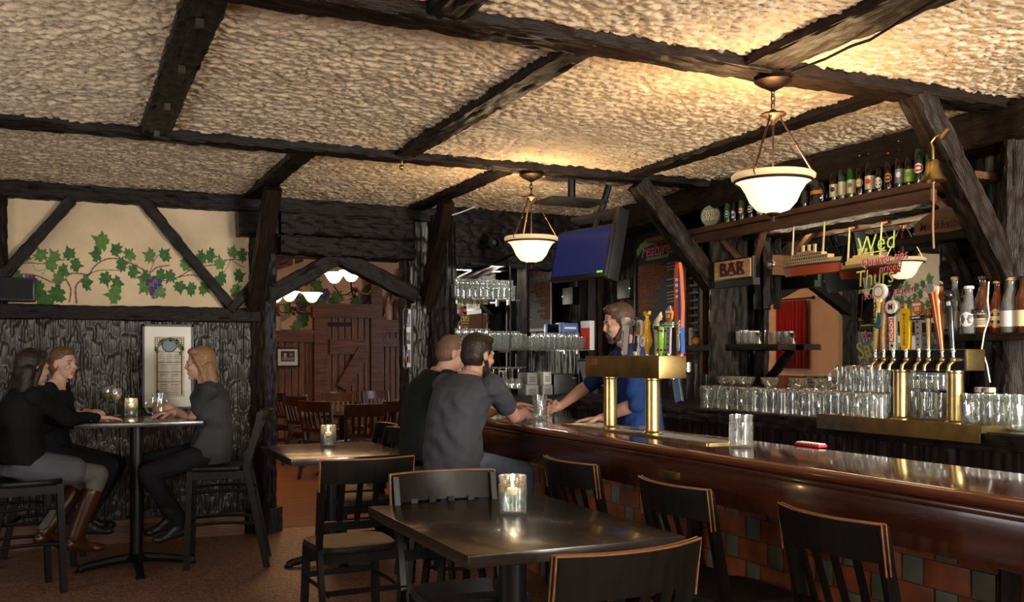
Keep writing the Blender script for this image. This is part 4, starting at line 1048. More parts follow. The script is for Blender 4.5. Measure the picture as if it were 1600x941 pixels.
def h_paddle():
    a = MB(); paddle(a, [(.014, .01), (.018, .10), (.030, .22), (.022, .38), (.012, .42)], .016, TOR)
    b_ = MB(); paddle(b_, [(.008, .02), (.006, .10), (.010, .20), (.006, .35), (.004, .39)], .02, TB); b_.v = [(v[0], v[1]-.014, v[2]) for v in b_.v]
    c_ = MB(); paddle(c_, [(.005, .03), (.012, .05), (.006, .12)], .024, TW)
    for k in range(4): c_.bar((-.0125, .0, .10+k*.016), (-.0125, -.018, .115+k*.016), .003, .006, TW)
    for k in range(4): c_.box((-.0095, .004, .27+k*.025), (.003, .016, .012), TW)
    return [('blade', a), ('blue_stripe', b_), ('white_figure', c_)]
HX = TX+.085; HZ = BZ+.30+.116
def hy(px): # y along the tower for a handle at picture column px, foot at the housing top
    r = cdir(px, 558); return r.y/r.x*HX
NB = 'tap handles on the front tower'
handle('white tap handle with black lettering and a round top, on the front tower', (HX, hy(975), HZ), R(7), h_white, NB).scale = (.88,)*3
handle('navy black tap handle with silver badge behind the white one', (HX+.01, hy(990), HZ), R(4), h_navy, NB).scale = (.84,)*3
handle('tap handle with a white house shaped plaque and tree, front tower', (HX-.01, hy(1000), HZ), R(5), h_house, NB).scale = (.92,)*3
handle('yellow fish tailed tap handle on the front tower', (HX, hy(1011), HZ), R(0), h_fish, NB).scale = (.82,)*3
handle('bone coloured tusk tap handle on the front tower', (HX+.01, hy(1024), HZ), R(2), h_bone, NB).scale = (.88,)*3
handle('green cylinder tap handle with black bands on the front tower', (HX-.01, hy(1036), HZ), R(3), h_green, NB).scale = (.88,)*3
handle('grey dotted tap handle with orange 50 shield and green MAIN ST. sign, front tower', (HX-.005, hy(1046), HZ), R(2), h_fifty, NB).scale = (.94,)*3
for px in (975, 990, 1000, 1011, 1024, 1036, 1049): faucet(tw_, 1, hy(px)-(ya+yb)/2, .36, .08)
# third tap behind, by the counter: orange and blue paddle above, blue board below
q = P(1074, 575, X=3.02)
st_ = thing('tap_post', 'thin steel tap post behind the front tower, hung with a blue board', 'tap', (q.x, q.y, BZ))
MB().tube([(TX+.08-q.x, .02, .35), (0, .01, .35), (0, 0, .35)], .014, STEEL, 10).lathe([(0, .33), (.02, .33), (.02, .38), (0, .385)], STEEL, seg=14).build('arm', st_); faucet(st_, -1, 0, .345, .0)
handle('tall orange and blue paddle tap handle beside the front tower', (q.x-.045, q.y, BZ+.405), R(-2), h_paddle).scale = (1.22,)*3
t = thing('hanging_board', 'light blue paddle board leaning under the orange tap handle', 'board', (q.x-.03, q.y+.03, BZ+.17)); t.scale = (.75,)*3; t.rotation_euler = (R(-14), 0, 0)
MB().box((0, 0, .10), (.012, .10, .22), BLACKP, bev=.002).build('backing', t); MB().box((-.008, 0, .10), (.005, .085, .20), mat('pale_blue_paint', (.18, .30, .45), .45)).build('panel', t)

# ---- rear tower on its brass tray
bx0 = 3.965
p0 = P(1277, 652, X=bx0); p1 = P(1531, 674, X=bx0)
tray = thing('tap_tray', 'long brass drip tray on the back counter under the rear tap tower', 'drip tray', (bx0+.19, (p0.y+p1.y)/2, RZ))
ln = abs(p0.y-p1.y)
a = MB(); a.box((-.19, 0, -.012), (.012, ln, .085), BRASS); a.box((.19, 0, .01), (.012, ln, .03), BRASS)
for s in (-1, 1): a.box((0, s*(ln/2-.006), .01), (.38, .012, .035), BRASS)
a.build('rim', tray); MB().box((0, 0, .006), (.37, ln-.02, .006), BRASSD).build('plate', tray)
RX = 4.18
ra = P(1408, 652, X=RX); rb = P(1493, 655, X=RX)
rt = thing('tap_tower', 'brass beer tap tower with eight handles on the back counter', 'beer tower', (RX, (ra.y+rb.y)/2, RZ+.01))
dy = abs(ra.y-rb.y)/2
for s in (-1, 1): MB().lathe([(0, 0), (.055, 0), (.055, .012), (.042, .022), (.042, .265), (.046, .27), (.046, .28), (0, .28)], BRASS, (0, s*dy, 0), 32).build('column', rt)
ba = P(1378, 558, X=RX-.06); bb = P(1512, 556, X=RX-.06); Lb = abs(ba.y-bb.y); cyb = (ba.y+bb.y)/2-rt.location.y
MB().box((0, cyb, .28+.055), (.13, Lb, .11), BRASSD, bev=.004).build('housing', rt)
tag(MB().box((-.067, cyb, .335), (.006, Lb-.02, .10), BLACKM).build('faucet_plate', rt), 'dark plate behind the faucets')
def h_beer1():
    a = MB(); a.tube([(0, 0, .01), (0, 0, .12), (0, 0, .26)], [.012, .019, .028], TGD, 16); b_ = MB(); disc(b_, .040, .295, .024, TW); disc(b_, .030, .295, .004, TGD, -.013); disc(b_, .022, .295, .006, TW, -.014)
    c_ = MB(); wtext(c_, 'WARSTEINER', .032, TK, -.027, .15, R(88)); return [('body', a), ('round_top', b_), ('lettering', c_)]
def h_branch():
    a = MB(); a.tube([(0, 0, .01), (0, .003, .1), (0, -.003, .19), (0, 0, .27)], [.017, .02, .018, .019], TWD, 9); b_ = MB(); disc(b_, .028, .17, .014, TTL, -.015, ry=.045); b_.v = [(v[0], v[1]+.03, v[2]) for v in b_.v]
    return [('branch', a), ('teal_oval', b_)]
def h_kolsch():
    a = MB(); paddle(a, [(.020, .01), (.024, .19)], .02, TW); b_ = MB(); b_.box((-.011, 0, .115), (.003, .036, .13), TO); c_ = MB(); wtext(c_, 'KÖLSCH', .030, TW, -.0135, .115, R(90), offset=.0006); wtext(c_, '★', .03, TK, -.0115, .03)
    c_.prism([(.011*math.cos(R(90+36*i))*(1 if i % 2 == 0 else .42), .011*math.sin(R(90+36*i))*(1 if i % 2 == 0 else .42)) for i in range(10)], 0, .002, TK, frame((-.0105, 0, .032), (0, -1, 0), (0, 0, 1), (-1, 0, 0)))
    d_ = MB(); d_.box((0, 0, .198), (.024, .046, .02), TK); d_.lathe([(0, -.018), (.036, -.018), (.038, 0), (.036, .018), (0, .018)], TW, mx=Matrix.Translation((0, 0, .24)) @ Matrix.Rotation(R(90), 4, 'Y')); wtext(d_, 'M', .045, mat('maroon', (.2, .03, .03), .4), -.019, .24, offset=.001)
    return [('body', a), ('label', b_), ('lettering', c_), ('round_top', d_)]
def h_yellow():
    a = MB(); paddle(a, [(.018, .01), (.026, .03), (.032, .17), (.028, .21), (.016, .225)], .024, TY); a.lathe([(0, .225), (.008, .225), (.008, .235), (.012, .243), (.006, .252), (0, .253)], TY)
    c_ = MB()
    for k, ch_ in enumerate('WEISSBIER'): wtext(c_, ch_, .021, TK, -.0125, .19-k*.019)
    return [('body', a), ('lettering', c_)]
def h_goldpin():
    a = MB(); a.tube([(0, 0, .01), (0, 0, .17)], [.009, .013], TGD, 12); b_ = MB().sphere((0, 0, .195), (.02, .026, .030), mat('amber_knob', (.2, .09, .03), .2, coat=1), 14)
    return [('body', a), ('knob', b_)]
def h_cone():
    a = MB(); a.tube([(0, 0, .01), (0, 0, .15), (0, 0, .33)], [.012, .024, .040], TC, 18); b_ = MB(); disc(b_, .030, .325, .02, TGR, -.03, ry=.026); return [('body', a), ('top_badge', b_)]
def h_black():
    a = MB(); a.tube([(0, 0, .01), (0, 0, .12), (0, 0, .22), (0, 0, .26)], [.011, .016, .022, .012], TK, 14); b_ = MB().sphere((0, 0, .285), .028, TK, 14); d_ = MB(); d_.box((-.02, -.01, .24), (.004, .02, .02), TW)
    return [('body', a), ('ball', b_), ('label', d_)]
NR = 'tap handles on the rear tower'
RZH = RZ+.39; RXH = RX-.125
def ry_(px): r = cdir(px, 562); return r.y/r.x*RXH
for px, lean, fn, lab, sc_ in ((1368, 6, h_beer1, 'gold tapered tap handle with a round white top, leftmost on the rear tower', 1.12), (1381, 1, h_branch, 'rough wooden branch tap handle with a teal oval', 1.0),
                         (1396, -1, h_kolsch, 'white and orange tap handle lettered KÖLSCH with a round top', 1.0), (1416, -1, h_yellow, 'bright yellow tap handle with vertical lettering', 1.02),
                         (1436, -2, lambda: h_fifty(False), 'grey dotted tap handle with orange 50 shield on the rear tower', 1.0), (1451, 0, h_goldpin, 'slim gold tap handle with an amber knob', 1.0),
                         (1472, -8, h_cone, 'tall copper red cone tap handle', 1.0), (1489, -5, h_black, 'glossy black tap handle with a ball top, rightmost on the rear tower', 1.0)):
    handle(lab, (RXH, ry_(px), RZH), R(lean), fn, NR).scale = (sc_,)*3
    faucet(rt, -1, ry_(px)-rt.location.y, .335, -.067)
for px in (1381,): pass

# ================================================================== MIRRORS
mr = thing('bar_mirror', 'large mirror behind the back counter reflecting the room, with specials written on it', 'mirror', (XM, 4.83, RZ))
MB().box((0, 0, .63), (.01, 1.72, 1.24), MIRROR).build('glass', mr)
PENG = mat('marker_green', (.30, .44, .09), .6); PENY = mat('marker_yellow', (.42, .42, .08), .6); PENP = mat('marker_pink', (.62, .14, .26), .6)
def mtext(body, px, py, size, m, shear=.2, sx=1., rot=0, off=-.0005):
    q = P(px, py, X=XM-.008); mb = MB(); mb.text(body, size, m, onX((q.x, q.y, q.z)) @ Matrix.Rotation(R(rot), 4, 'Z'), extrude=.0003, shear=shear, offset=off, sx=sx)
    o = mb.build('marker_writing', mr); o.matrix_parent_inverse = Matrix.Translation(-Vector(mr.location)); return o
mtext('Wed', 1368, 381, .16, PENG, .1, 1, 3); mtext('Quarter tips', 1380, 405, .085, PENP, .2, .9, 4); mtext('priced', 1390, 418, .07, PENP, .2, 1, 4)
mtext('Thurs', 1366, 434, .15, PENY, .1, .9, 2); mtext('sours ½ priced', 1388, 457, .075, PENP, .2, .9, 4); mtext('wine', 1400, 474, .07, PENP, .2)
mtext('Sat', 1354, 546, .16, PENY, 0, .9, 15, .001); mtext('½ Burgers', 1368, 574, .08, PENP, .1, .9)
mtext('& more', 1368, 523, .08, PENP, .1, .9)
for (x0_, y0_, x1_, y1_, m_) in ((1348, 397, 1384, 391, PENG), (1347, 454, 1392, 446, PENG), (1345, 509, 1378, 507, PENY), (1345, 560, 1362, 557, PENY)):
    a = P(x0_, y0_, X=XM-.008); b_ = P(x1_, y1_, X=XM-.008); o = MB().bar(a, b_, .002, .008, m_).build('marker_line', mr); o.matrix_parent_inverse = Matrix.Translation(-Vector(mr.location))
cm = thing('bar_mirror', 'corner mirror behind the glass shelves between dark posts', 'mirror', (3.85, YB-.04, 1.12))
MB().box((0, 0, .60), (1.46, .01, 1.2), MIRROR).build('glass', cm)
def frm(p, q, w_, h_, lab, **k): beam(p, q, w_, h_, HEWN, label=lab, cat='post', **k)
for px, lab in ((706, 'dark edge post at the left of the corner mirror'), (819, 'dark centre post of the corner mirror'), (928, 'dark post at the corner of the bar')):
    a = P(px, 600, Y=8.0); frm((a.x, 8.02, 1.1), (a.x, 8.02, 2.65), .09 if px != 819 else .10, .09, lab, amp=.006)
relief_panel('trim_130', (3.08, 8.0, 2.27), (1, 0, 0), (0, 0, 1), (0, -1, 0), 1.6, .52, HEWN, .008, (.10, .03), .020, .3, 11, 0, 'dark hewn flaky boards over the corner mirror', 'board')
beam((3.15, 8.02, 2.30), (4.5, 8.02, 2.30), .08, .08, HEWN, label='dark hewn header over the corner mirror', cat='beam')
beam((3.12, 7.96, 2.10), (3.72, 7.96, 2.38), .06, .22, HEWN, up=(0, -1, 0), label='slanting hewn board over the glass rack', cat='board')
# beams around the big mirror
frm((4.56, 5.84, 1.1), (4.56, 5.84, 2.35), .10, .07, 'thin hewn post at the left of the big mirror'); frm((4.60, 5.60, 1.80), (4.60, 5.60, 2.36), .055, .055, 'short hanging post by the round lamp left')
frm((4.60, 5.71, 1.80), (4.60, 5.71, 2.36), .055, .055, 'short hanging post by the round lamp right')
frm((4.56, 3.95, 1.1), (4.56, 3.95, 2.35), .14, .07, 'hewn post at the right of the big mirror')
q = P(1500, 410, X=4.5); beam((4.52, q.y+.10, 1.98), (4.52, q.y-.30, 1.98), .10, .3, HEWN, up=(0, 0, 1), label='dark hewn block right of the big mirror', cat='block')
beam((4.60, 5.9, 2.36), (4.60, 3.9, 2.36), .12, .09, HEWN, label='hewn rail over the big mirror', cat='rail')

# ================================================================== TOP SHELF AND ITS BOTTLES
SHX = 4.38; SHZ = 2.425
sh_ = thing('bottle_shelf', 'long brown plank shelf high over the bar holding beer bottles', 'shelf', (4.42, 4.7, SHZ))
PLK = wood('shelf_plank', (.05, .022, .012), (.15, .07, .035), .4, 0, 1., .3)
o = beam((4.42, 6.75, SHZ-.02), (4.42, 3.58, SHZ-.02), .24, .04, PLK, amp=.002, name='board', kind=None); o.parent = sh_; o.matrix_parent_inverse = Matrix.Translation(-Vector(sh_.location))
o = beam((4.36, 6.3, SHZ-.075), (4.36, 3.9, SHZ-.075), .05, .07, PLK, amp=.003, name='front_batten', kind=None); o.parent = sh_; o.matrix_parent_inverse = Matrix.Translation(-Vector(sh_.location))
for yy, s in ((5.95, 1), (5.40, -1), (3.98, 1)):
    o = beam((4.42, yy, SHZ-.05), (4.50, yy-.22*s, SHZ-.30), .05, .035, PLK, amp=.002, name='strut', kind=None); o.parent = sh_; o.matrix_parent_inverse = Matrix.Translation(-Vector(sh_.location))
LBC = mat('label_cream', (.72, .62, .36), .5); LBW = mat('label_white', (.75, .75, .72), .5); LBO = mat('label_orange', (.75, .25, .04), .5); LBG = mat('label_lime', (.35, .55, .05), .5)
LBR = mat('label_red', (.6, .04, .04), .5); LBGD = mat('label_gold', (.6, .42, .12), .4); LBB = mat('label_blue', (.06, .14, .4), .4); FOIL = mat('foil', (.8, .8, .78), .25, .8); LBK = mat('label_black', (.03, .03, .03), .5)
BG_D = mat('bottle_dark', (.012, .006, .004), .08, coat=1); BG_G = mat('bottle_green', (.015, .09, .02), .08, coat=1); BG_DG = mat('bottle_dark_green', (.008, .03, .010), .08, coat=1)
def bottle_prof(h, r, kind='long'):
    nk = .013*r/.03
    if kind == 'long': return [(0, 0), (r*.94, 0), (r, .006), (r, h*.55), (r*.9, h*.62), (nk*1.5, h*.74), (nk, h*.82), (nk, h*.975), (nk*1.15, h*.98), (nk*1.15, h), (0, h)]
    if kind == 'stub': return [(0, 0), (r*.94, 0), (r, .006), (r, h*.48), (r*.85, h*.60), (nk*1.4, h*.74), (nk, h*.84), (nk, h*.97), (nk*1.15, h), (0, h)]
    if kind == 'jug': return [(0, 0), (r*.94, 0), (r, .01), (r, h*.58), (r*.8, h*.72), (r*.35, h*.84), (r*.25, h*.9), (r*.25, h), (0, h)]
def wrap_label(mb, r, z0, z1, m, arc=R(150), center=math.pi, seg=10):
    vs = []; fs = []
    for i in range(seg+1):
        a = center-arc/2+arc*i/seg
        for z in (z0, z1): vs.append((r*math.cos(a), r*math.sin(a), z))
    for i in range(seg): fs.append((2*i, 2*i+1, 2*i+3, 2*i+2))
    mb.add(vs, fs, m)
FACE = math.pi+R(20)    # towards the room
def round_label(mb, r, z, rad, m, ry=None, c=FACE):
    vs = [(r*math.cos(c), r*math.sin(c), z)]; n = 18
    for k in range(n):
        q = 2*math.pi*k/n; a = c+rad*math.cos(q)/r; vs.append((r*math.cos(a), r*math.sin(a), z+(ry or rad)*math.sin(q)))
    mb.add(vs, [(0, 1+k, 1+(k+1) % n) for k in range(n)], m)
def bottle(px, h, r, glass, label, kind='long', lab=('rect', None, None), cap=None, neck=None, X=SHX, Z=SHZ, name='beer_bottle', cat='bottle', group='beer bottles on the top shelf', py=None):
    rr = cdir(px, 558); y = rr.y/rr.x*X
    if Z == SHZ and kind != 'jug': h *= 1.12
    t = thing(name, label, cat, (X, y, Z), 0, group)
    MB().lathe(bottle_prof(h, r, kind), glass, seg=20).build('body', t)
    lk, lm, lm2 = lab
    l = MB()
    if lk == 'rect': wrap_label(l, r+.0008, h*.11, h*.40, lm, center=FACE); (lm2 and round_label(l, r+.0016, h*.28, r*.5, lm2))
    elif lk == 'round': round_label(l, r+.0008, h*.30, r*.86, lm); (lm2 and round_label(l, r+.0016, h*.30, r*.62, lm2)); (lm2 and wrap_label(l, r+.0022, h*.28, h*.32, lm, R(50), FACE))
    elif lk == 'dia': round_label(l, r+.0008, h*.28, r*.8, lm, r*1.1); wrap_label(l, r+.0018, h*.24, h*.32, lm2, R(70), FACE)
    if lm: l.build('label', t)
    nk = .013*r/.03
    if neck: n_ = MB(); wrap_label(n_, nk+.0022, h*.76, h*.94, neck, arc=R(359), center=FACE, seg=14); n_.build('neck_label', t)
    if cap: MB().lathe([(0, h-.004), (nk*1.35, h-.012), (nk*1.35, h-.002), (nk*1.1, h+.004), (0, h+.004)], cap, seg=14).build('cap', t)
    return t
# the OHIO flask with its tap-like stopper
rr = cdir(1112, 558); yo = rr.y/rr.x*SHX
t = thing('stoneware_flask', 'green grey oval flask lettered OHIO with a round stopper on the top shelf', 'flask', (SHX, yo, SHZ), R(32))
FLK = mat('flask_glaze', (.20, .24, .17), .35); 
pts = []
mbf = MB(); disc(mbf, .075, .082, .055, FLK, 0, 28, .078); mbf.box((0, 0, .008), (.05, .10, .02), FLK, bev=.004); mbf.build('body', t)
MB().lathe([(0, .155), (.018, .155), (.014, .19), (.018, .195), (0, .20)], TNV, seg=14).build('neck', t); mb_ = MB(); mb_.sphere((0, 0, .222), .024, LBW, 14); mb_.build('stopper', t)
mb_ = MB(); wtext(mb_, 'OHIO', .088, LBC, -.0285, .085, sx=.62, offset=.006); wtext(mb_, 'OHIO', .088, TK, -.030, .085, sx=.62, offset=-.001); mb_.build('lettering', t)
bottle(1138, .20, .028, BG_G, 'green bottle with grey round label, just right of the OHIO flask', lab=('round', LBW, LBK), cap=BG_G)
bottle(1148, .17, .026, BG_D, 'short dark bottle with small white label between two green bottles', 'stub', ('dia', LBW, LBB), cap=BLACKP)
bottle(1160, .21, .028, BG_G, 'green bottle with red and white round label and foil neck, left of the lamp', lab=('round', LBR, LBW), neck=FOIL, cap=FOIL)
bottle(1174, .20, .027, BG_D, 'dark bottle with black and white round label beside the lamp bowl', lab=('round', LBW, LBK), cap=FOIL)
bottle(1189, .19, .027, BG_DG, 'dark bottle with white label partly behind the lamp bowl', lab=('rect', LBW, None), cap=LBB)
bottle(1258, .24, .028, BG_D, 'dark bottle peeping over the right edge of the lamp bowl', lab=('rect', LBK, None), cap=FOIL)
bottle(1283, .30, .072, BG_D, 'big black growler jug with small orange label on the top shelf', 'jug', ('dia', LBK, LBO), cap=BLACKP, name='growler', X=4.42)
bottle(1304, .245, .031, BG_D, 'dark bottle with pale neck label right beside the growler', lab=('rect', LBC, LBK), neck=LBC, cap=BRONZE)
bottle(1317, .255, .029, BG_G, 'tall green bottle with cream label, left one of a pair', lab=('rect', LBC, None))
bottle(1331, .255, .029, BG_G, 'tall green bottle with cream label and green fruit, right one of a pair', lab=('rect', LBC, LEAF2))
bottle(1345, .245, .030, BG_D, 'dark bottle with gold label and gold foil neck', lab=('round', LBGD, LBC), neck=LBGD, cap=LBGD)
bottle(1360, .25, .032, BG_D, 'dark bottle with cream label showing a red flower', lab=('rect', LBC, LBR), neck=LBC, cap=LBC)
bottle(1375, .185, .030, BG_D, 'short dark bottle with a white diamond label', 'stub', ('dia', LBW, LBC), cap=BG_D)
bottle(1390, .225, .030, BG_D, 'dark bottle with orange label and orange neck', lab=('round', LBO, LBK), neck=LBO, cap=LBO)
bottle(1407, .25, .031, BG_D, 'dark bottle with blue neck and grey picture label', lab=('rect', PG, LBW), neck=LBB, cap=FOIL)
bottle(1422, .22, .031, BG_D, 'dark bottle with lime green label and green neck', lab=('rect', LBG, LEAF2), neck=LBG, cap=LBW)
bottle(1438, .27, .033, BG_DG, 'tall bottle with white foil neck and red round label', lab=('round', LBW, LBR), neck=FOIL, cap=FOIL)
bottle(1455, .24, .030, BG_G, 'green bottle partly behind the hanging brass bell', lab=('round', LBW, LBR), neck=LBW, cap=BG_G)

# ================================================================== SHIP MODEL
SX_, SYm = 4.40, 4.92
HULL = mat('ship_red', (.42, .07, .02), .45); HULT = mat('ship_tan', (.55, .38, .18), .5); DECK = mat('ship_deck', (.50, .38, .20), .5); MAST = mat('ship_mast', (.68, .52, .28), .5)
za = P(1275, 428, X=SX_).z
ship = thing('ship_model', 'model steamship with red hull and cream masts hanging before the mirror', 'model ship', (SX_, SYm, za))
def hull(mb, z0, z1, w0, w1, m, l0, l1):
    n = 14; ring = []
    for (z, w_, l_) in ((z0, w0, l0), (z1, w1, l1)):
        r_ = []
        for k in range(n+1): s = -1+2*k/n; r_.append((w_/2*(1-abs(s)**3.0), s*l_/2, z))
        r_ += [(-x, y, z) for x, y, z in reversed(r_[1:-1])]; ring.append(r_)
    k = len(ring[0]); mb.add(ring[0]+ring[1], [(i, (i+1) % k, k+(i+1) % k, k+i) for i in range(k)]+[tuple(range(k))[::-1], tuple(range(k, 2*k))], m)
h1 = MB(); hull(h1, 0, .055, .05, .075, HULL, .50, .53); h1.build('lower_hull', ship)
h1 = MB(); hull(h1, .055, .068, .076, .078, LBK, .532, .536); h1.build('waterline', ship)
h1 = MB(); hull(h1, .068, .092, .078, .082, HULT, .536, .555)
for k in range(22): h1.box((-.041, -.2+k*.019, .082), (.003, .006, .006), LBK)
h1.build('upper_hull', ship)
h1 = MB(); h1.box((0, 0, .105), (.055, .36, .026), DECK); h1.box((0, .02, .128), (.045, .28, .020), DECK); h1.box((0, .05, .146), (.036, .14, .014), DECK)
for k in range(16): h1.box((-.0285, -.165+k*.022, .105), (.002, .008, .012), LBK)
for k in range(12): h1.box((-.0235, -.10+k*.022, .128), (.002, .008, .009), LBK)
h1.build('superstructure', ship)
for k in range(3): MB().lathe([(0, .13), (.011, .13), (.011, .185), (.013, .188), (.013, .195), (.009, .195), (.009, .19), (0, .19)], MAST, (0, .075-k*.055, 0), 14).build('funnel', ship)
for k, y in enumerate((.17, -.12)):
    mm = MB(); mm.tube([(0, y+.015, .09), (0, y-.006, .365)], [.008, .004], MAST, 8).build('mast', ship)
    MB().box((0, y-.03, .352), (.002, .045, .018), HULL).build('flag', ship)
    MB().tube([(0, y-.006, .36), (0, y-.006, SHZ-.045-za)], .0012, BLACKP, 4).build('hanging_wire', ship)
rg = MB()
for (a, b_) in (((0, .17, .34), (0, .27, .09)), ((0, .17, .34), (0, -.12, .10)), ((0, -.12, .34), (0, -.27, .09))): rg.tube([a, b_], .001, BLACKP, 4)
rg.build('rigging', ship)
MB().box((0, -.265, .03), (.006, .03, .04), HULL).build('rudder', ship)

# ================================================================== BELL
q = P(1458, 283, X=3.84)
bl = thing('bell', 'brass bell with a rope hanging from the big knee brace', 'bell', (q.x, q.y, q.z))
MB().lathe([(.0, .105), (.02, .104), (.032, .09), (.036, .06), (.045, .03), (.062, .004), (.066, .0), (.058, .0), (.04, .03), (.03, .06), (0, .09)], BRASS, seg=28).build('cup', bl)
MB().tube([(0, 0, .10), (0, 0, .16), (-.0, .01, .19), (-.0, -.02, .215), (0, -.06, .22)], .006, BRASS, 8).build('hook', bl)
MB().tube([(0, -.05, .20), (0, -.09, .235)], .012, BRASS, 10).build('mount', bl)
MB().tube([(0, 0, .03), (.002, 0, -.1), (-.002, 0, -.22), (.004, .0, -.33)], .005, mat('rope', (.35, .18, .09), .9), 6).sphere((0, 0, -.005), .011, BRASS, 8).build('rope', bl)

# ================================================================== BAR SIGN, CHALKBOARD, MECKLENBURG
def sgn(px0, py0, px1, py1, X_):
    a = P(px0, py1, X=X_); b_ = P(px1, py0, X=X_); return (a+b_)/2, abs(a.y-b_.y), 
a = P(1115, 422, X=4.33); b_ = P(1175, 420, X=4.33); 
sg = thing('bar_sign', 'wooden sign reading BAR in dark ornate letters on the post', 'sign', (4.34, (a.y+b_.y)/2, (a.z+b_.z)/2))
sg.scale = (1, 1, 1)
wS = abs(a.y-b_.y); hS = .155
SGW = wood('sign_wood', (.42, .24, .09), (.62, .40, .18), .5, 1, 1.5, .1); MARO = mat('sign_letters', (.07, .015, .01), .5)
MB().box((.01, 0, 0), (.03, wS, hS), BLACKP, bev=.004).build('backing', sg); MB().box((-.008, 0, 0), (.012, wS-.03, hS-.025), SGW).build('board', sg)
mb_ = MB(); wtext(mb_, 'BAR', .125, MARO, -.0155, 0, offset=.0045, sx=1.25, extrude=.002)
for k, y in enumerate((.10, 0, -.10)):
    for z in (-.041, .041): mb_.box((-.0155, y*1.0, z), (.003, .075, .010), MARO)
mb_.build('lettering', sg)
MB().box((.03, 0, -hS/2-.02), (.06, wS, .05), BLACKP).build('ledge', sg)
# lamp disc beside it
q = P(1208, 413, X=4.48); sc = thing('spot_lamp', 'small unlit reflector spot lamp on a wooden block right of the BAR sign', 'lamp', (4.50, q.y, q.z))
MB().box((.07, .05, 0), (.15, .05, .14), PLK).build('block', sc); MB().lathe([(0, 0), (.01, 0), (.03, .03), (.036, .05), (.03, .05), (0, .03)], mat('lamp_reflector', (.6, .6, .62), .1, .8), mx=Matrix.Rotation(R(-90), 4, 'Y') @ Matrix.Translation((0, 0, 0))).build('reflector', sc)
# chalkboard
CX_ = 4.55; a = P(995, 372, X=CX_); b_ = P(1064, 358, X=CX_); c0 = P(1030, 505, X=CX_)
cyc = (a.y+b_.y)/2; wC = abs(a.y-b_.y); zt = (a.z+b_.z)/2-.0; zb = c0.z
SLATE = mat('chalkboard_slate', (.012, .013, .012), .6, noise=.3, nscale=5)
ck = thing('chalkboard', 'tall chalkboard menu headed Features with a vine drawn along the top', 'chalkboard', (CX_, cyc, zb))
hC = zt-zb
MB().box((0, 0, hC/2), (.015, wC, hC), SLATE).build('slate', ck)
f = MB()
for s in (-1, 1): f.box((-.008, s*wC/2, hC/2), (.03, .03, hC+.03), BLACKP); f.box((-.008, 0, hC/2+s*hC/2), (.03, wC, .03), BLACKP)
f.build('frame', ck)
CHO = mat('chalk_orange', (.42, .13, .05), .9); CHP = mat('chalk_pink', (.65, .16, .25), .9); CHW = mat('chalk_white', (.5, .5, .45), .9); CHG = mat('chalk_green', (.18, .38, .10), .9)
k1 = MB(); wtext(k1, 'Features', .16, CHP, -.009, hC-.135, shear=.25, offset=.002, sx=.9); k1.bar((-.009, .17, hC-.205), (-.009, -.17, hC-.20), .002, .025, CHG)
random.seed(12)
for i in range(16):
    s = -1+2*i/15; leaf(k1, (-.009, s*wC*.44, hC-.05-.05*(abs(s)**2)*(1+.5*random.random())), .055, random.uniform(2, 4), CHG, n=(-1, 0, 0), lift=.0003*(i % 4))
k1.build('chalk_heading', ck, smooth=False)
k2 = MB()
for i, (s_, pr_) in enumerate((('WARSTEINER PILS', 6), ('WARSTEINER DUNKEL', 6), ('KING LUDWIG HEFE', 5), ('TWO HEADS THUNDER', 0), ('FRANKLIN SPRING', 0), ('LEMON SHANDY', 4), ('LAGER', 0), ('MOON RIVER RED', 3), ('PUMPKIN ALE', 0), ('THE ANGEL', 4), ('STOUT', 4), ('DUNKEL LAGER', 3), ('CIDER', 4), ('50 WEST IPA', 0), ('KÖLSCH', 4))):
    z = hC-.27-i*(hC-.36)/15
    wtext(k2, s_, .050, CHO, -.009, z, y=wC*.44, align='LEFT', sx=.9)
    if pr_: k2.bar((-.009, -wC*.22, z), (-.009, -wC*.44, z+.006), .002, .007, CHW)
k2.build('chalk_list', ck, smooth=False)
# Mecklenburg board over its little shelf
q = P(1474, 349, X=4.30)
mk = thing('name_board', 'arched brown board lettered Mecklenburg on the small shelf', 'sign', (4.32, q.y, q.z))
MKB = wood('board_brown', (.09, .045, .02), (.16, .085, .04), .5, 1, 1, .1)
pts = [(-.20, -.06), (.20, -.06), (.21, .015), (.15, .05), (.07, .078), (0, .088), (-.07, .078), (-.15, .05), (-.21, .015)]
mb_ = MB(); mb_.prism(pts, -.01, .01, MKB, frame((0, 0, 0), (0, -1, 0), (0, 0, 1), (-1, 0, 0))); mb_.build('board', mk)
mb_ = MB(); wtext(mb_, 'Mecklenburg', .066, MARO, -.0115, -.005, shear=.15, offset=.001); mb_.build('lettering', mk)
q = P(1470, 372, X=4.32)
beam((4.36, q.y+.26, q.z), (4.36, q.y-.28, q.z), .22, .05, HEWN, name='wall_shelf', label='small rough shelf under the Mecklenburg board', cat='shelf', kind=None)
beam((4.36, q.y, q.z-.02), (4.50, q.y-.05, q.z-.3), .07, .05, HEWN, label='bracket under the small rough shelf', cat='bracket')
inst_y = q.y
for k in range(2): inst('shot_glass', TUMB, (4.36, q.y+.02-.08*k, q.z+.03), ('left', 'right')[k]+' small clear glass on the shelf below the Mecklenburg board', 'glass', 'glasses below the Mecklenburg board', scale=.6)
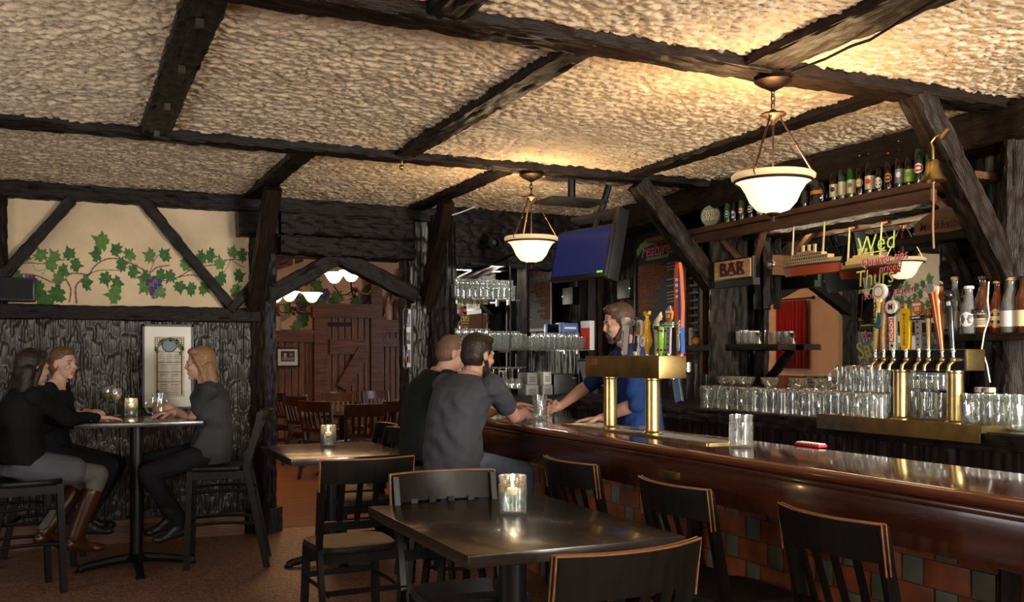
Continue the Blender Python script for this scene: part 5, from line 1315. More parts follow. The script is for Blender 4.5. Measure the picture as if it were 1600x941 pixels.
# rack of pegs right of the chalkboard
for k, px in enumerate((1071, 1097)):
    a = P(px, 400, X=4.5); b_ = P(px, 570, X=4.5); S(MB().box((4.52, a.y, (a.z+b_.z)/2), (.06, .04, a.z-b_.z+.15), PLK).build('trim_%d' % (121+k), smooth=False), 'brown upright board %s of the cigar rack' % ('left', 'right')[k], 'upright')
rk = thing('bottle_rack', 'dark narrow rack of small slots right of the chalkboard', 'rack', (4.55, P(1085, 480, X=4.52).y, 1.42)); mb_ = MB()
for k in range(14): mb_.box((0, .02, .06*k), (.08, .17, .018), PLK)
mb_.box((.04, 0, .4), (.01, .2, .85), BLACKP); mb_.build('slots', rk)

# ================================================================== GLASSWARE
def fluted():
    mb = MB(); vs = []; fs = []; seg = 24; prof = [(.038, 0), (.043, .008), (.043, .045), (.042, .09), (.0415, .105), (.043, .135), (.040, .135), (.038, .105), (.037, .02), (0, .018)]
    for i, (r_, z) in enumerate(prof):
        for k in range(seg):
            a = 2*math.pi*k/seg; q = r_+(.0022 if k % 2 else -.0012) if 1 <= i <= 3 else r_; vs.append((q*math.cos(a), q*math.sin(a), z))
    for i in range(len(prof)-1):
        for k in range(seg): fs.append((i*seg+k, i*seg+(k+1) % seg, (i+1)*seg+(k+1) % seg, (i+1)*seg+k))
    fs.append(tuple(range(seg))[::-1]); return mb.add(vs, fs, GLASS).mesh('fluted_body', auto=20)
MUGM = [fluted(),
        MB().tube([(.040, 0, .025), (.062, 0, .028), (.075, 0, .05), (.075, 0, .085), (.062, 0, .108), (.040, 0, .112)], .007, GLASS, 8).mesh('mug_handle')]
def dimple_mesh():
    mb = MB(); vs = []; fs = []; seg = 24; prof = [(.036, 0), (.042, .006), (.043, .02), (.043, .035), (.043, .05), (.043, .065), (.043, .08), (.042, .092), (.041, .11), (.043, .135), (.040, .135), (.038, .11), (.037, .09), (.037, .02), (0, .018)]
    for i, (r_, z) in enumerate(prof):
        for k in range(seg):
            a = 2*math.pi*k/seg; q = r_
            if 1 <= i <= 6: q = r_+.0022*math.cos(k*math.pi/2+ (math.pi if (i//2) % 2 else 0))
            vs.append((q*math.cos(a), q*math.sin(a), z))
    for i in range(len(prof)-1):
        for k in range(seg): fs.append((i*seg+k, i*seg+(k+1) % seg, (i+1)*seg+(k+1) % seg, (i+1)*seg+k))
    fs.append(tuple(range(seg))[::-1]); mb.add(vs, fs, GLASS); return mb.mesh('dimpled_body', auto=60)
DIM = dimple_mesh()
def mug(loc, rot, label, group, body=MUGM[0], flip=False, scale=1., nm='beer_mug', beer=None):
    t = thing(nm, label, 'mug', loc, 0, group)
    for n_, me_ in (('body', body), ('handle', MUGM[1])):
        o = bpy.data.objects.new(n_, me_); COL.objects.link(o); o.parent = t
    t.rotation_euler = (R(180) if flip else 0, 0, rot); t.scale = (scale,)*3
    if flip: t.location.z += .135*scale
    return t
random.seed(21)
ORD = 'first second third fourth fifth sixth seventh eighth ninth tenth eleventh twelfth thirteenth fourteenth fifteenth sixteenth seventeenth eighteenth nineteenth twentieth'.split()
def olab(lab, i, n):
    w_ = 'leftmost' if i == 0 else 'rightmost' if i == n-1 else (ORD[i]+' from the left' if i < n/2 else ORD[n-1-i]+' from the right')
    return lab+', '+w_
MG = 'upturned glass mugs on the back counter'
proto_mug = None
def mugrow(px0, px1, n, X_, z, lab, grp, scale=1.1, flip=True, bodies=(MUGM[0], DIM)):
    for i in range(n):
        px = px0+(px1-px0)*i/(n-1); r = cdir(px, 558); y = r.y/r.x*X_
        mug((X_+random.uniform(-.01, .01), y, z), random.uniform(0, 6.28), olab(lab, i, n), grp, bodies[i % len(bodies)], flip, scale)
mugrow(1106, 1376, 19, 4.14, RZ+.002, 'upturned glass beer mug in the counter front row', MG+' front row', 1.15)
mugrow(1116, 1380, 17, 4.27, RZ+.002, 'upturned glass beer mug in the second counter row', MG+' second row', 1.15)
mugrow(1245, 1300, 5, 4.40, RZ+.002, 'upturned glass beer mug close to the mirror', MG+' third row', 1.15)
mugrow(1318, 1376, 5, 4.20, RZ+.162, 'glass beer mug stacked on others beside the rear tower', MG+' stacked', 1.1)
mugrow(1428, 1474, 3, 4.30, RZ+.002, 'dimpled glass mug standing between the rear tower columns', 'dimpled mugs between the tower columns', 1.2, False, (DIM,))
mugrow(1518, 1602, 6, 4.20, RZ+.002, 'tall clear glass mug in the row right of the rear tower', 'mugs right of the rear tower', 1.25, False)
mugrow(1540, 1600, 4, 4.34, RZ+.002, 'tall clear glass mug behind the row right of the rear tower', 'mugs right of the rear tower behind', 1.25, False)
# glass bowls and a pitcher on the mugs
GB = MB().lathe([(0, 0), (.03, 0), (.05, .02), (.058, .055), (.055, .055), (.046, .022), (.028, .006), (0, .006)], GLASS, seg=24).mesh('glass_bowl', auto=60)
for k, (px, X_) in enumerate(((1135, 4.25), (1150, 4.25), (1165, 4.25), (1204, 4.27), (1248, 4.30), (1288, 4.25))):
    r = cdir(px, 558); inst('glass_bowl', GB, (X_, r.y/r.x*X_, RZ+.160), olab('shallow clear glass bowl standing on the upturned mugs', k, 6), 'bowl', 'glass bowls on the mugs', scale=1.15)
PIT = MB().lathe([(0, 0), (.055, 0), (.06, .01), (.064, .10), (.058, .12), (.064, .14), (.061, .14), (.054, .12), (.060, .10), (.055, .012), (0, .012)], GLASS, seg=28).mesh('pitcher', auto=60)
for k, px in enumerate((1432, 1452, 1470)):
    r = cdir(px, 558); inst('glass_pitcher', PIT, (4.36, r.y/r.x*4.36, RZ+.175), olab('wide glass jar on the mugs behind the rear tower', k, 3), 'jar', 'glass jars behind the rear tower', scale=.7)
# metal pieces on mugs at the right
for k, px in enumerate((1532, 1546)):
    r = cdir(px, 558); tag(MB().box((0, 0, .02), (.05, .04, .028), CREAMP, bev=.005).box((-.027, 0, .025), (.003, .012, .008), LBR).build('power_adapter', loc=(4.30, r.y/r.x*4.30, RZ+.170)), 'white power adapter with a red light, %s one on the mugs' % ('left', 'right')[k], 'adapter')
pts = [P(x, y, X=4.28) for x, y in ((1547, 598), (1542, 570), (1534, 545), (1538, 520), (1546, 495), (1543, 470), (1545, 440))]
tag(MB().tube(pts, .004, WHITE, 6).build('charger_wire'), 'thin white cord hanging in front of the liquor shelf', 'cord')

# small shelf with glasses right of the BAR post
q0 = P(1072, 538, X=4.45); q1 = P(1215, 533, X=4.45)
shg = thing('glass_shelf', 'rough dark plank shelf with small glasses under the BAR sign', 'shelf', (4.53, (q0.y+q1.y)/2, 1.535))
o = beam((4.53, q0.y, 1.52), (4.53, q1.y, 1.52), .16, .045, HEWNB, amp=.004, name='board', kind=None); o.parent = shg; o.matrix_parent_inverse = Matrix.Translation(-Vector(shg.location))
for yy, s in ((q0.y-.25, 1), (q1.y+.25, -1)):
    o = beam((4.50, yy, 1.5), (4.60, yy-.18*s, 1.24), .06, .06, HEWN, amp=.004, name='bracket', kind=None); o.parent = shg; o.matrix_parent_inverse = Matrix.Translation(-Vector(shg.location))
ROCK = MB().lathe([(0, 0), (.030, 0), (.036, .008), (.038, .085), (.035, .085), (.031, .014), (0, .014)], GLASS, seg=20).mesh('rocks_glass', auto=50)
JIG = MB().lathe([(0, .0), (.022, .0), (.006, .035), (.005, .04), (.027, .08), (.025, .08), (0, .045)], STEEL, seg=18).mesh('jigger', auto=50)
for k, px in enumerate((1115, 1124, 1131, 1158, 1169, 1178)): r = cdir(px, 558); inst('rocks_glass', ROCK, (4.49, r.y/r.x*4.49, 1.545), olab('small clear glass on the rough shelf under the BAR sign', k, 6), 'glass', 'small glasses under the BAR sign', scale=1.1)
for k, px in enumerate((1120, 1162)): r = cdir(px, 558); inst('rocks_glass', ROCK, (4.57, r.y/r.x*4.57, 1.545), ('left', 'right')[k]+' clear glass at the back of the rough shelf under the BAR sign', 'glass', 'small glasses at the back under the BAR sign', scale=1.25)
for k, px in enumerate((1140, 1186)): r = cdir(px, 558); inst('jigger', JIG, (4.49, r.y/r.x*4.49, 1.545), 'steel jigger on the rough shelf, the %s one' % ('left', 'right')[k], 'jigger')
r = cdir(1088, 558); tag(MB().sphere((0, 0, .03), .032, mat('orange_fruit', (.8, .30, .03), .4)).lathe([(0, .055), (.012, .058), (0, .066)], LBR, seg=8).build('ornament', loc=(4.49, r.y/r.x*4.49, 1.545)), 'small orange and red ornament at the left of the rough shelf', 'ornament')
r = cdir(1080, 558); tag(MB().lathe([(0, 0), (.02, 0), (.02, .13), (.016, .14), (0, .14)], CREAMP, seg=14).build('shaker', loc=(4.52, r.y/r.x*4.52, 1.545)), 'cream cylinder at the left end of the rough shelf', 'shaker')

# ---- corner glass shelves
def glass_shelf(z, x0_, x1_, y_, lab):
    t = thing('glass_shelf', lab, 'shelf', ((x0_+x1_)/2, y_, z)); MB().box((0, 0, -.006), (x1_-x0_, .22, .012), GLASS).build('pane', t, smooth=False)
    for s in (-1, 1): MB().box((s*((x1_-x0_)/2-.02), .10, -.02), (.02, .03, .04), STEEL).build('bracket', t)
XA = P(706, 500, Y=7.9).x+.05; XB = P(912, 500, Y=7.9).x; XC_ = P(803, 500, Y=7.9).x
ZA = P(750, 468, Y=7.9).z; ZB_ = P(800, 546, Y=7.9).z
glass_shelf(ZA, XA, XC_, 7.88, 'upper glass shelf at the corner mirror'); glass_shelf(ZB_, XA, XB, 7.88, 'long lower glass shelf at the corner mirror')
WINE = MB().lathe([(0, 0), (.032, 0), (.03, .004), (.005, .012), (.004, .075), (.012, .085), (.032, .11), (.037, .14), (.032, .18), (.0305, .18), (.035, .14), (.030, .112), (.01, .09), (0, .088)], GLASS, seg=16).mesh('wine_glass', auto=60)
def glasses(px0, px1, n, y_, z, me_, lab, grp, nm='wine_glass', scale=1., flip=False):
    for i in range(n):
        px = px0+(px1-px0)*i/(n-1); r = cdir(px, 558); x = r.x/r.y*y_
        o = inst(nm, me_, (x, y_+random.uniform(-.008, .008), z), olab(lab, i, n), 'glass', grp, scale=scale)
        if flip: o.rotation_euler = (math.pi, 0, 0)
glasses(714, 796, 11, 7.84, ZA+.002, WINE, 'stemmed glass on the upper corner shelf, front row', 'stemmed glasses on the upper corner shelf', scale=.95)
glasses(714, 796, 10, 7.93, ZA+.002, ROCK, 'tumbler at the back of the upper corner shelf', 'tumblers on the upper corner shelf', 'tumbler', 1.5)
glasses(768, 812, 6, 7.84, ZB_+.002, ROCK, 'tumbler left of the centre post', 'tumblers on the lower corner shelf', 'tumbler', 1.6)
glasses(772, 808, 5, 7.93, ZB_+.002, WINE, 'stemmed glass left of the centre post', 'stemmed glasses on the lower corner shelf', scale=.9)
glasses(830, 908, 10, 7.84, ZB_+.002, ROCK, 'tumbler right of the centre post', 'tumblers right of the centre post', 'tumbler', 1.35)
glasses(834, 900, 7, 7.93, ZB_+.002, WINE, 'stemmed glass right of the centre post', 'stemmed glasses right of the centre post', scale=.85)
glasses(716, 760, 5, 7.84, ZB_+.002, WINE, 'stemmed glass at the left end of the lower corner shelf', 'stemmed glasses behind the men', scale=1.)
# hanging rack with upside-down wine glasses
ZR = P(790, 578, Y=7.75).z+.02; ra_ = P(768, 578, Y=7.75).x; rb_ = P(812, 578, Y=7.75).x
t = thing('stemware_rack', 'dark rack with wine glasses hanging upside down over the counter', 'rack', ((ra_+rb_)/2, 7.72, ZR))
for k in range(5): MB().box((-(rb_-ra_)/2+k*(rb_-ra_)/4, 0, .0), (.012, .22, .01), BLACKM).build('rail', t)
for s in (-1, 1): MB().box((s*(rb_-ra_)/2, .1, .06), (.012, .012, .12), BLACKM).build('hanger', t)
for j, yy in enumerate((7.66, 7.76)): glasses(771, 810, 5, yy, ZR-.005, WINE, 'wine glass hanging in the dark rack, %s row' % ('front', 'back')[j], 'hanging wine glasses %s' % ('front', 'back')[j], scale=1., flip=True)
# thin steel post
q = P(796, 500, Y=7.80); tag(MB().tube([(0, 0, 0), (0, 0, 1.2)], .006, BLACKM, 8).build('shelf_pole', loc=(q.x, 7.78, 1.09)), 'thin steel pole in front of the corner glass shelves', 'pole')
# books / binder, blue box, red folders
q = P(922, 545, Y=7.8); tag(MB().box((0, 0, .13), (.05, .18, .27), WHITE, bev=.004).box((-.028, -.0, .10), (.006, .18, .2), LBR).build('binder', loc=(q.x, 7.85, ZB_)), 'white and red binder at the right end of the lower corner shelf', 'binder')
q = P(888, 516, Y=7.95); tag(MB().box((0, 0, .04), (.16, .08, .09), LBB, bev=.005).box((0, -.042, .04), (.12, .003, .02), LBW).build('box', loc=(q.x, 7.95, ZB_+.16)), 'blue carton over the glasses on the corner shelf', 'box')
inst('box_stand', MB().box((0, 0, .08), (.03, .05, .16), BLACKP, bev=.003).mesh('s'), (q.x, 7.96, ZB_), 'small dark stand below the blue carton', 'stand')
# equipment on the counter in the corner
def device(px0, px1, py0, py1, Y_, label, name, m_, z=None):
    a = P(px0, py1, Y=Y_); b_ = P(px1, py0, Y=Y_); w_ = b_.x-a.x; h_ = b_.z-a.z; z = a.z if z is None else z
    t = thing(name, label, name.replace('_', ' '), ((a.x+b_.x)/2, Y_+.09, z))
    MB().box((0, 0, h_/2), (w_, .18, h_), m_, bev=.012).build('case', t)
    g = MB()
    for k in range(6): g.box((0, -.092, h_*.25+k*h_*.08), (w_*.6, .004, h_*.03), BLACKP)
    g.build('vents', t); MB().box((w_*.3, -.092, h_*.82), (w_*.2, .005, h_*.08), STEEL).build('display', t)
    return t
cz = RZ+.001
device(848, 864, 588, 609, 7.60, 'grey receipt printer low on the rear counter', 'printer', GREYP, cz); device(822, 842, 588, 609, 7.62, 'grey box speaker beside the centre post', 'speaker', GREYP, cz)
device(824, 840, 568, 587, 7.64, 'small grey printer stacked on the box speaker', 'printer', GREYP, cz+.115); device(849, 862, 567, 587, 7.62, 'small cream card reader stacked on the receipt printer', 'card_reader', CREAMP, cz+.115)
device(866, 905, 572, 609, 7.62, 'wide black stereo amplifier in the corner', 'amplifier', BLACKP, cz); 
q = P(930, 605, X=4.15)
t = thing('register_screen', 'grey angled register screen turned away behind the bartender', 'screen', (4.15, q.y, RZ)); t.rotation_euler = (0, 0, R(20))
MB().box((0, 0, .02), (.2, .2, .04), BLACKP, bev=.006).tube([(0, 0, .02), (0, 0, .14)], .03, BLACKP).build('stand', t)
MB().box((0, 0, 0), (.03, .32, .26), BLACKP, bev=.008, mx=Matrix.Translation((0, 0, .22)) @ Matrix.Rotation(R(-22), 4, 'Y')).build('housing', t)
MB().box((-.017, 0, 0), (.003, .29, .23), mat('screen_grey', (.16, .18, .17), .25), mx=Matrix.Translation((0, 0, .22)) @ Matrix.Rotation(R(-22), 4, 'Y')).build('display', t)
# exit-like lit box on the beam
q = P(973, 452, X=4.57); t = thing('light_box', 'dim metal notice box on the wall left of the chalkboard', 'box', (4.60, q.y, q.z))
MB().box((.03, 0, 0), (.11, .22, .17), mat('dull_metal', (.12, .12, .11), .4, .6), bev=.004).build('case', t); MB().box((-.027, -.11, 0), (.004, .01, .01), mat('green_led', (.1, .8, .2), .5, emit=(.1, 1, .2), es=3)).build('indicator', t)

# ================================================================== TELEVISION
SCRN = mat('tv_screen', (.006, .008, .03), .12, emit=(.012, .022, .13), es=.38)
q = P(906, 396, d=7.0)
tv = thing('television', 'flat television with a blue screen hung from the ceiling over the bar', 'television', q)
tvm = Matrix.Translation(q) @ Matrix.Rotation(R(10), 4, 'Z') @ Matrix.Rotation(R(12), 4, 'Y')
tv.rotation_euler = tvm.to_euler()
MB().box((.03, 0, 0), (.05, .64, .385), BLACKP, bev=.008).build('housing', tv); MB().box((.0035, .0, .008), (.004, .60, .335), SCRN).build('screen', tv)
tag(MB().box((.0, -.26, -.155), (.003, .06, .014), mat('tv_green', (.2, .5, .02), .5, emit=(.3, .7, .02), es=.7)).build('indicator', tv), 'small green on-screen mark')
MB().box((.08, -.30, .06), (.10, .05, .52), BLACKP, bev=.006).box((.10, 0, .30), (.10, .50, .03), BLACKP).tube([(.10, 0, .2), (.16, 0, .56)], .025, BLACKP).build('mount', tv)
q2 = P(893, 316, d=7.0); tag(MB().box((0, 0, 0), (.45, .30, .02), BLACKM).tube([(0, 0, 0), (0, 0, 2.74-q2.z)], .03, BLACKM).build('ceiling_mount', loc=q2), 'flat black plate of the television mount under the ceiling', 'mount')
# round speaker high on the corner
q = P(766, 381, Y=7.85); t = thing('spotlight', 'round black spotlight high in the corner by the mirror', 'spotlight', q)
MB().lathe([(0, 0), (.05, 0), (.055, .03), (.055, .09), (.045, .09), (.04, .04), (0, .035)], BLACKM, mx=Matrix.Rotation(R(90), 4, 'X')).build('can', t); MB().tube([(0, .0, 0), (0, .12, .1)], .012, BLACKM).build('arm', t)
pts = [P(x, y, Y=7.9) for x, y in ((700, 338), (720, 332), (745, 322), (760, 320))]
tag(MB().tube(pts, .006, WHITE, 6).build('white_cable'), 'white cable crossing the beam left of the corner mirror', 'cable')

# ================================================================== LIQUOR SHELF AT THE RIGHT
LX = 4.42; LZ = 1.575
q0 = P(1492, 525, X=4.30)
shl = thing('liquor_shelf', 'rough dark shelf at the right holding liquor bottles', 'shelf', (LX, 3.4, LZ))
o = beam((LX, q0.y, LZ-.022), (LX, 2.2, LZ-.022), .26, .042, HEWNB, amp=.004, name='board', kind=None); o.parent = shl; o.matrix_parent_inverse = Matrix.Translation(-Vector(shl.location))
o = beam((LX, 3.55, LZ-.05), (LX+.12, 3.42, LZ-.36), .06, .06, HEWNB, amp=.004, name='bracket', kind=None); o.parent = shl; o.matrix_parent_inverse = Matrix.Translation(-Vector(shl.location))
AMB = mat('amber_liquor', (.07, .018, .006), .05, coat=1); CLR = mat('pale_glass', (.62, .66, .64), .04, trans=.75, coat=1); REDL = mat('red_liquor', (.14, .02, .01), .05, coat=1); CORK = mat('cork', (.50, .30, .14), .7); GRN = mat('green_spirit', (.03, .16, .05), .05, coat=1)
LG = 'liquor bottles on the right shelf'
def lbot(px, h, r, g, label, lab=('rect', None, None), cap=BLACKP, kind='long', X_=4.40): return bottle(px, h, r, g, label, kind, lab, cap, None, X_, LZ, 'liquor_bottle', 'bottle', LG)
lbot(1474, .30, .036, GRN, 'green liquor bottle at the left end of the right shelf', ('rect', LBW, None), FOIL, X_=4.5); lbot(1492, .31, .036, CLR, 'clear liquor bottle with gold cap on the right shelf', ('rect', LBW, None), TGD)
lbot(1507, .28, .034, AMB, 'amber liquor bottle with red cap on the right shelf', ('rect', LBO, None), LBR, X_=4.48); lbot(1514, .25, .045, CLR, 'squat clear bottle with white stopper on the right shelf', ('round', LBW, None), LBW, 'stub', 4.36)
t = lbot(1538, .30, .055, AMB, 'amber whiskey bottle with a square cream KNOB CREEK label', ('rect', LBC, None), CLR, 'stub')
mb_ = MB(); a_ = FACE
nx = Vector((math.cos(a_), math.sin(a_), 0)); tx = Vector((-nx.y, nx.x, 0)); 
for body_, z, s_ in (('KNOB', .115, .036), ('CREEK', .088, .026)): mb_.text(body_, s_, TK, frame(nx*.0575+Vector((0, 0, z)), tx, (0, 0, 1), nx), offset=.001, sx=.85)
for k in range(3): mb_.box((0, 0, 0), (.05, .001, .003), TK, frame(nx*.0565+Vector((0, 0, .068-k*.010)), tx, -nx, (0, 0, 1)))
mb_.build('lettering', t)
lbot(1560, .27, .045, REDL, 'round dark red brandy bottle with a cork on the right shelf', ('dia', TGD, LBC), CORK, 'stub'); lbot(1580, .28, .052, CLR, 'round clear bottle with a white label band on the right shelf', ('rect', LBW, None), CORK, 'stub')
lbot(1600, .28, .045, AMB, 'amber bottle with cream label at the right edge of the picture', ('rect', LBC, None), BLACKP)
lbot(1520, .30, .034, BG_DG, 'tall dark green bottle behind the squat clear one', ('rect', LBW, None), FOIL, X_=4.55)
lbot(1550, .30, .034, BG_D, 'tall dark bottle behind the whiskey bottles', ('rect', LBK, None), FOIL, X_=4.55)

# added strips under the bottle shelf and over the corner shelves, brightening the glassware
for nm_, lb_, lc_, sz_, pw_, co_ in (('added_shelf_strip', 'slim warm light strip added under the bottle shelf to brighten the mugs', (4.50, 4.85, 2.375), (.04, 1.3, .02), 7, (1, .80, .52)), ('added_shelf_strip', 'slim light strip added above the corner shelves to brighten the glasses', (3.45, 7.86, 2.27), (.5, .03, .02), 7, (1, .95, .85))):
    tag(MB().box((0, 0, 0), sz_, BLACKM).build(nm_, loc=lc_), lb_, 'lamp')
    l_ = light('added_strip_light', 'AREA', (lc_[0]-(.0), lc_[1], lc_[2]-.012), pw_, co_, sz_[0], sz_[1], aim=(lc_[0], lc_[1], 0)); l_.rotation_euler = (0, 0, 0)
# things on the bar
c = P(850, 655, Z=BZ)
MUGX = (2.79, 5.66)
t = mug((MUGX[0], MUGX[1], BZ+.001), R(-25), 'dimpled empty glass beer mug the bartender and the man hold on the bar', None, DIM, False, 1.18)
q = P(1272, 697, Z=BZ); o = MB().box((0, 0, .006), (.05, .16, .012), LBR, bev=.002); 
for k in range(8): o.box((0, -.07+k*.02, .014), (.04, .008, .006), WHITE)
tag(o.build('bar_mat', loc=(q.x-.02, q.y, BZ)), 'small red and white ribbed bar mat on the counter edge', 'bar mat')
q = P(990, 675, Z=BZ); tag(MB().box((0, 0, .01), (.07, .10, .02), CREAMP, bev=.004).build('napkin_stack', loc=(q.x+.10, q.y, BZ+.006)), 'small stack of white napkins between the tower columns', 'napkins')
# on the women's table
WG = MB().lathe([(0, 0), (.035, 0), (.033, .004), (.005, .012), (.004, .09), (.014, .10), (.038, .13), (.043, .16), (.036, .20), (.0345, .20), (.041, .16), (.036, .132), (.012, .104), (0, .102)], GLASS, seg=20)
WW = MB().lathe([(0, .104), (.012, .106), (.0345, .133), (.0385, .15), (0, .15)], thin('white_wine', (.9, .75, .3), .35, (.75, .55, .12)), seg=20)
def wineg(px, py, label, dx=0):
    q = P(px, py, Z=1.022); t = thing('wine_glass', label, 'glass', (q.x, q.y, 1.022), 0); 
    for n_, m_ in (('bowl_and_stem', WG), ('wine', WW)): m_.build(n_, t, auto=60)
wineg(181, 650, 'stemmed glass of white wine beside the hand of the nearest woman'); wineg(168, 645, 'stemmed glass of white wine farther back on the high table')
q = P(250, 652, Z=1.022); BMX = (q.x, q.y)
t = mug((q.x, q.y, 1.023), R(180), 'dimpled mug of amber beer held by the woman in the grey tee', None, DIM, False, 1.25)
MB().lathe([(0, .019), (.036, .019), (.0362, .085), (0, .085)], thin('amber_beer', (.8, .42, .06), .45, (.85, .42, .03)), seg=20).build('beer', t)
# curtain of the dining room (seen in the mirror)
RED = mat('red_curtain', (.42, .008, .012), .8, sheen=.3)
cu = thing('curtain', 'deep red curtain on a black rod in the dining room, seen in the mirror', 'curtain', (.55, 10.15, 2.2)); n = 60; vs = []; fs = []
for i in range(n+1):
    y = -.28+.56*i/n; x = .035*math.sin(i*.9)+.01*math.sin(i*2.3)
    for z in (0, -.9): vs.append((x, y, z))
for i in range(n): fs.append((2*i, 2*i+2, 2*i+3, 2*i+1))
mb_ = MB().add(vs, fs, RED); o = mb_.build('cloth', cu); sd = o.modifiers.new('s', 'SOLIDIFY'); sd.thickness = .006
MB().tube([(0, -.4, .02), (0, .4, .02)], .012, BLACKM, 8).sphere((0, -.42, .02), .025, BLACKM).sphere((0, .42, .02), .025, BLACKM).build('rod', cu)
# ================================================================== PEOPLE
SKIN = mat('skin', (.48, .265, .185), .5, bump=.05, bscale=200, noise=.06, nscale=30)
SKINL = mat('skin_light', (.60, .36, .26), .5, bump=.05, bscale=200)
EYEW = mat('eye_white', (.30, .27, .25), .5); IRIS = mat('iris', (.05, .04, .03), .1); LIP = mat('lip', (.40, .13, .11), .45)
def cloth(name, col, rough=.85, b=.35): return mat(name, col, rough, noise=.15, nscale=9, bump=b, bscale=22, spec=.15)
class Blob:
    """overlapping closed shapes fused into one continuous surface"""
    def __init__(s): s.mb = MB()
    def cap(s, p0, r0, p1, r1, n=6):
        p0, p1 = Vector(p0), Vector(p1)
        pts = [p0.lerp(p1, k/n) for k in range(n+1)]; rs = [r0+(r1-r0)*k/n for k in range(n+1)]
        s.mb.tube(pts, rs, None, 14); s.mb.sphere(p0, r0, None, 14); s.mb.sphere(p1, r1, None, 14); return s
    def ell(s, c, r, mx=None): s.mb.sphere((0, 0, 0), r, None, 20, (Matrix.Translation(Vector(c)) @ mx) if mx is not None else Matrix.Translation(Vector(c))); return s
    def loft(s, rings, seg=22):
        """rings: (centre, half width vector, half depth vector)"""
        vs = []; fs = []
        for c, a, b_ in rings:
            for k in range(seg):
                q = 2*math.pi*k/seg; e = .85; cq, sq = math.cos(q), math.sin(q)
                vs.append(Vector(c)+Vector(a)*math.copysign(abs(cq)**e, cq)+Vector(b_)*math.copysign(abs(sq)**e, sq))
        n = len(rings)
        for i in range(n-1):
            for k in range(seg): fs.append((i*seg+k, i*seg+(k+1) % seg, (i+1)*seg+(k+1) % seg, (i+1)*seg+k))
        fs += [tuple(range(seg))[::-1], tuple((n-1)*seg+k for k in range(seg))]
        s.mb.add(vs, fs, None); return s
    def done(s, name, m, parent=None, vox=.006, smooth=6, wrinkle=0, seed=0, colorfn=None, mats=None):
        s.mb.mats = []; s.mb.m = [0]*len(s.mb.f)
        me = bpy.data.meshes.new(name); me.from_pydata(s.mb.v, [], s.mb.f)
        bm = bmesh.new(); bm.from_mesh(me)
        # orient every closed piece outwards
        bmesh.ops.recalc_face_normals(bm, faces=bm.faces[:]); bm.to_mesh(me); bm.free()
        o = bpy.data.objects.new(name, me); COL.objects.link(o)
        rm = o.modifiers.new('r', 'REMESH'); rm.mode = 'VOXEL'; rm.voxel_size = vox; rm.use_smooth_shade = True
        if smooth: sm = o.modifiers.new('s', 'SMOOTH'); sm.iterations = smooth; sm.factor = .5
        dg = bpy.context.evaluated_depsgraph_get(); me2 = bpy.data.meshes.new_from_object(o.evaluated_get(dg))
        o.modifiers.clear(); o.data = me2; bpy.data.meshes.remove(me)
        n = len(me2.vertices); co = np.zeros(n*3, np.float32); me2.vertices.foreach_get('co', co); co = co.reshape(-1, 3)
        if wrinkle:
            nr = np.zeros(n*3, np.float32); me2.vertices.foreach_get('normal', nr); nr = nr.reshape(-1, 3)
            f = (np.sin(co[:, 2]*34+co[:, 0]*16+4*np.sin(co[:, 1]*14+seed)+seed)+.7*np.sin(co[:, 2]*61-co[:, 1]*33+3*np.sin(co[:, 0]*17+seed*2)))
            g = np.clip(.5+.8*np.sin(co[:, 0]*7+co[:, 1]*9+co[:, 2]*5+seed), 0, 1)
            co = co+nr*(f*g*wrinkle)[:, None]; me2.vertices.foreach_set('co', co.astype(np.float32).ravel())
        me2.materials.clear()
        for q in (mats or [m]): me2.materials.append(q)
        if colorfn is not None:
            idx = [colorfn(me2.polygons[i].center) for i in range(len(me2.polygons))]; me2.polygons.foreach_set('material_index', idx)
        me2.polygons.foreach_set('use_smooth', [True]*len(me2.polygons)); me2.update(); me2.name = name
        if parent: o.parent = parent
        return o
def ik(a, t, l1, l2, pole):
    a, t = Vector(a), Vector(t); d = t-a; L_ = min(d.length, (l1+l2)*.999); dn = d.normalized(); t = a+dn*L_
    x = (l1*l1-l2*l2+L_*L_)/(2*L_); h_ = math.sqrt(max(0, l1*l1-x*x)); p = Vector(pole); p = p-dn*p.dot(dn); p.normalize()
    return a+dn*x+p*h_, t
def hand(bl, W, h, nrm, side, curl=.5, s=1., spread=.12, thumb=None):
    """W wrist, h along the fingers, nrm out of the palm (towards what is held), side = direction of the thumb"""
    W, h, nrm, side = [Vector(v) for v in (W, h, nrm, side)]; h.normalize(); nrm = (nrm-h*nrm.dot(h)).normalized(); side = (side-h*side.dot(h)-nrm*side.dot(nrm)).normalized()
    pl = .085*s
    for k, o_ in enumerate((.030, .011, -.009, -.028)):
        b0 = W+side*o_*.6*s; b1 = W+h*(pl-abs(k-1)*.004)*1.0+side*o_*s; bl.cap(b0, .0145*s, b1, .0120*s, 3)
        ln = (.070, .078, .073, .058)[k]*s; d = (h+side*(1.5-k)*spread).normalized(); p = b1; c_ = 0
        for j in range(3):
            c_ += curl*(.7, .8, .6)[j]; dd = (d*math.cos(c_)+nrm*math.sin(c_)).normalized(); q = p+dd*ln*(.45, .31, .24)[j]
            bl.cap(p, (.0098, .0090, .0083)[j]*s, q, (.0090, .0083, .0070)[j]*s, 2); p = q
    tb = W+side*.022*s+h*.022*s; t1 = tb+(side*.55+h*.7+nrm*.35).normalized()*.045*s; t2 = t1+(side*.15+h*.9+nrm*(.3+curl*.5)).normalized()*.032*s; t3 = t2+(h*.9-side*.15+nrm*(.2+curl*.6)).normalized()*.026*s
    bl.cap(tb, .0155*s, t1, .0120*s, 3); bl.cap(t1, .0115*s, t2, .0100*s, 2); bl.cap(t2, .0098*s, t3, .0080*s, 2)

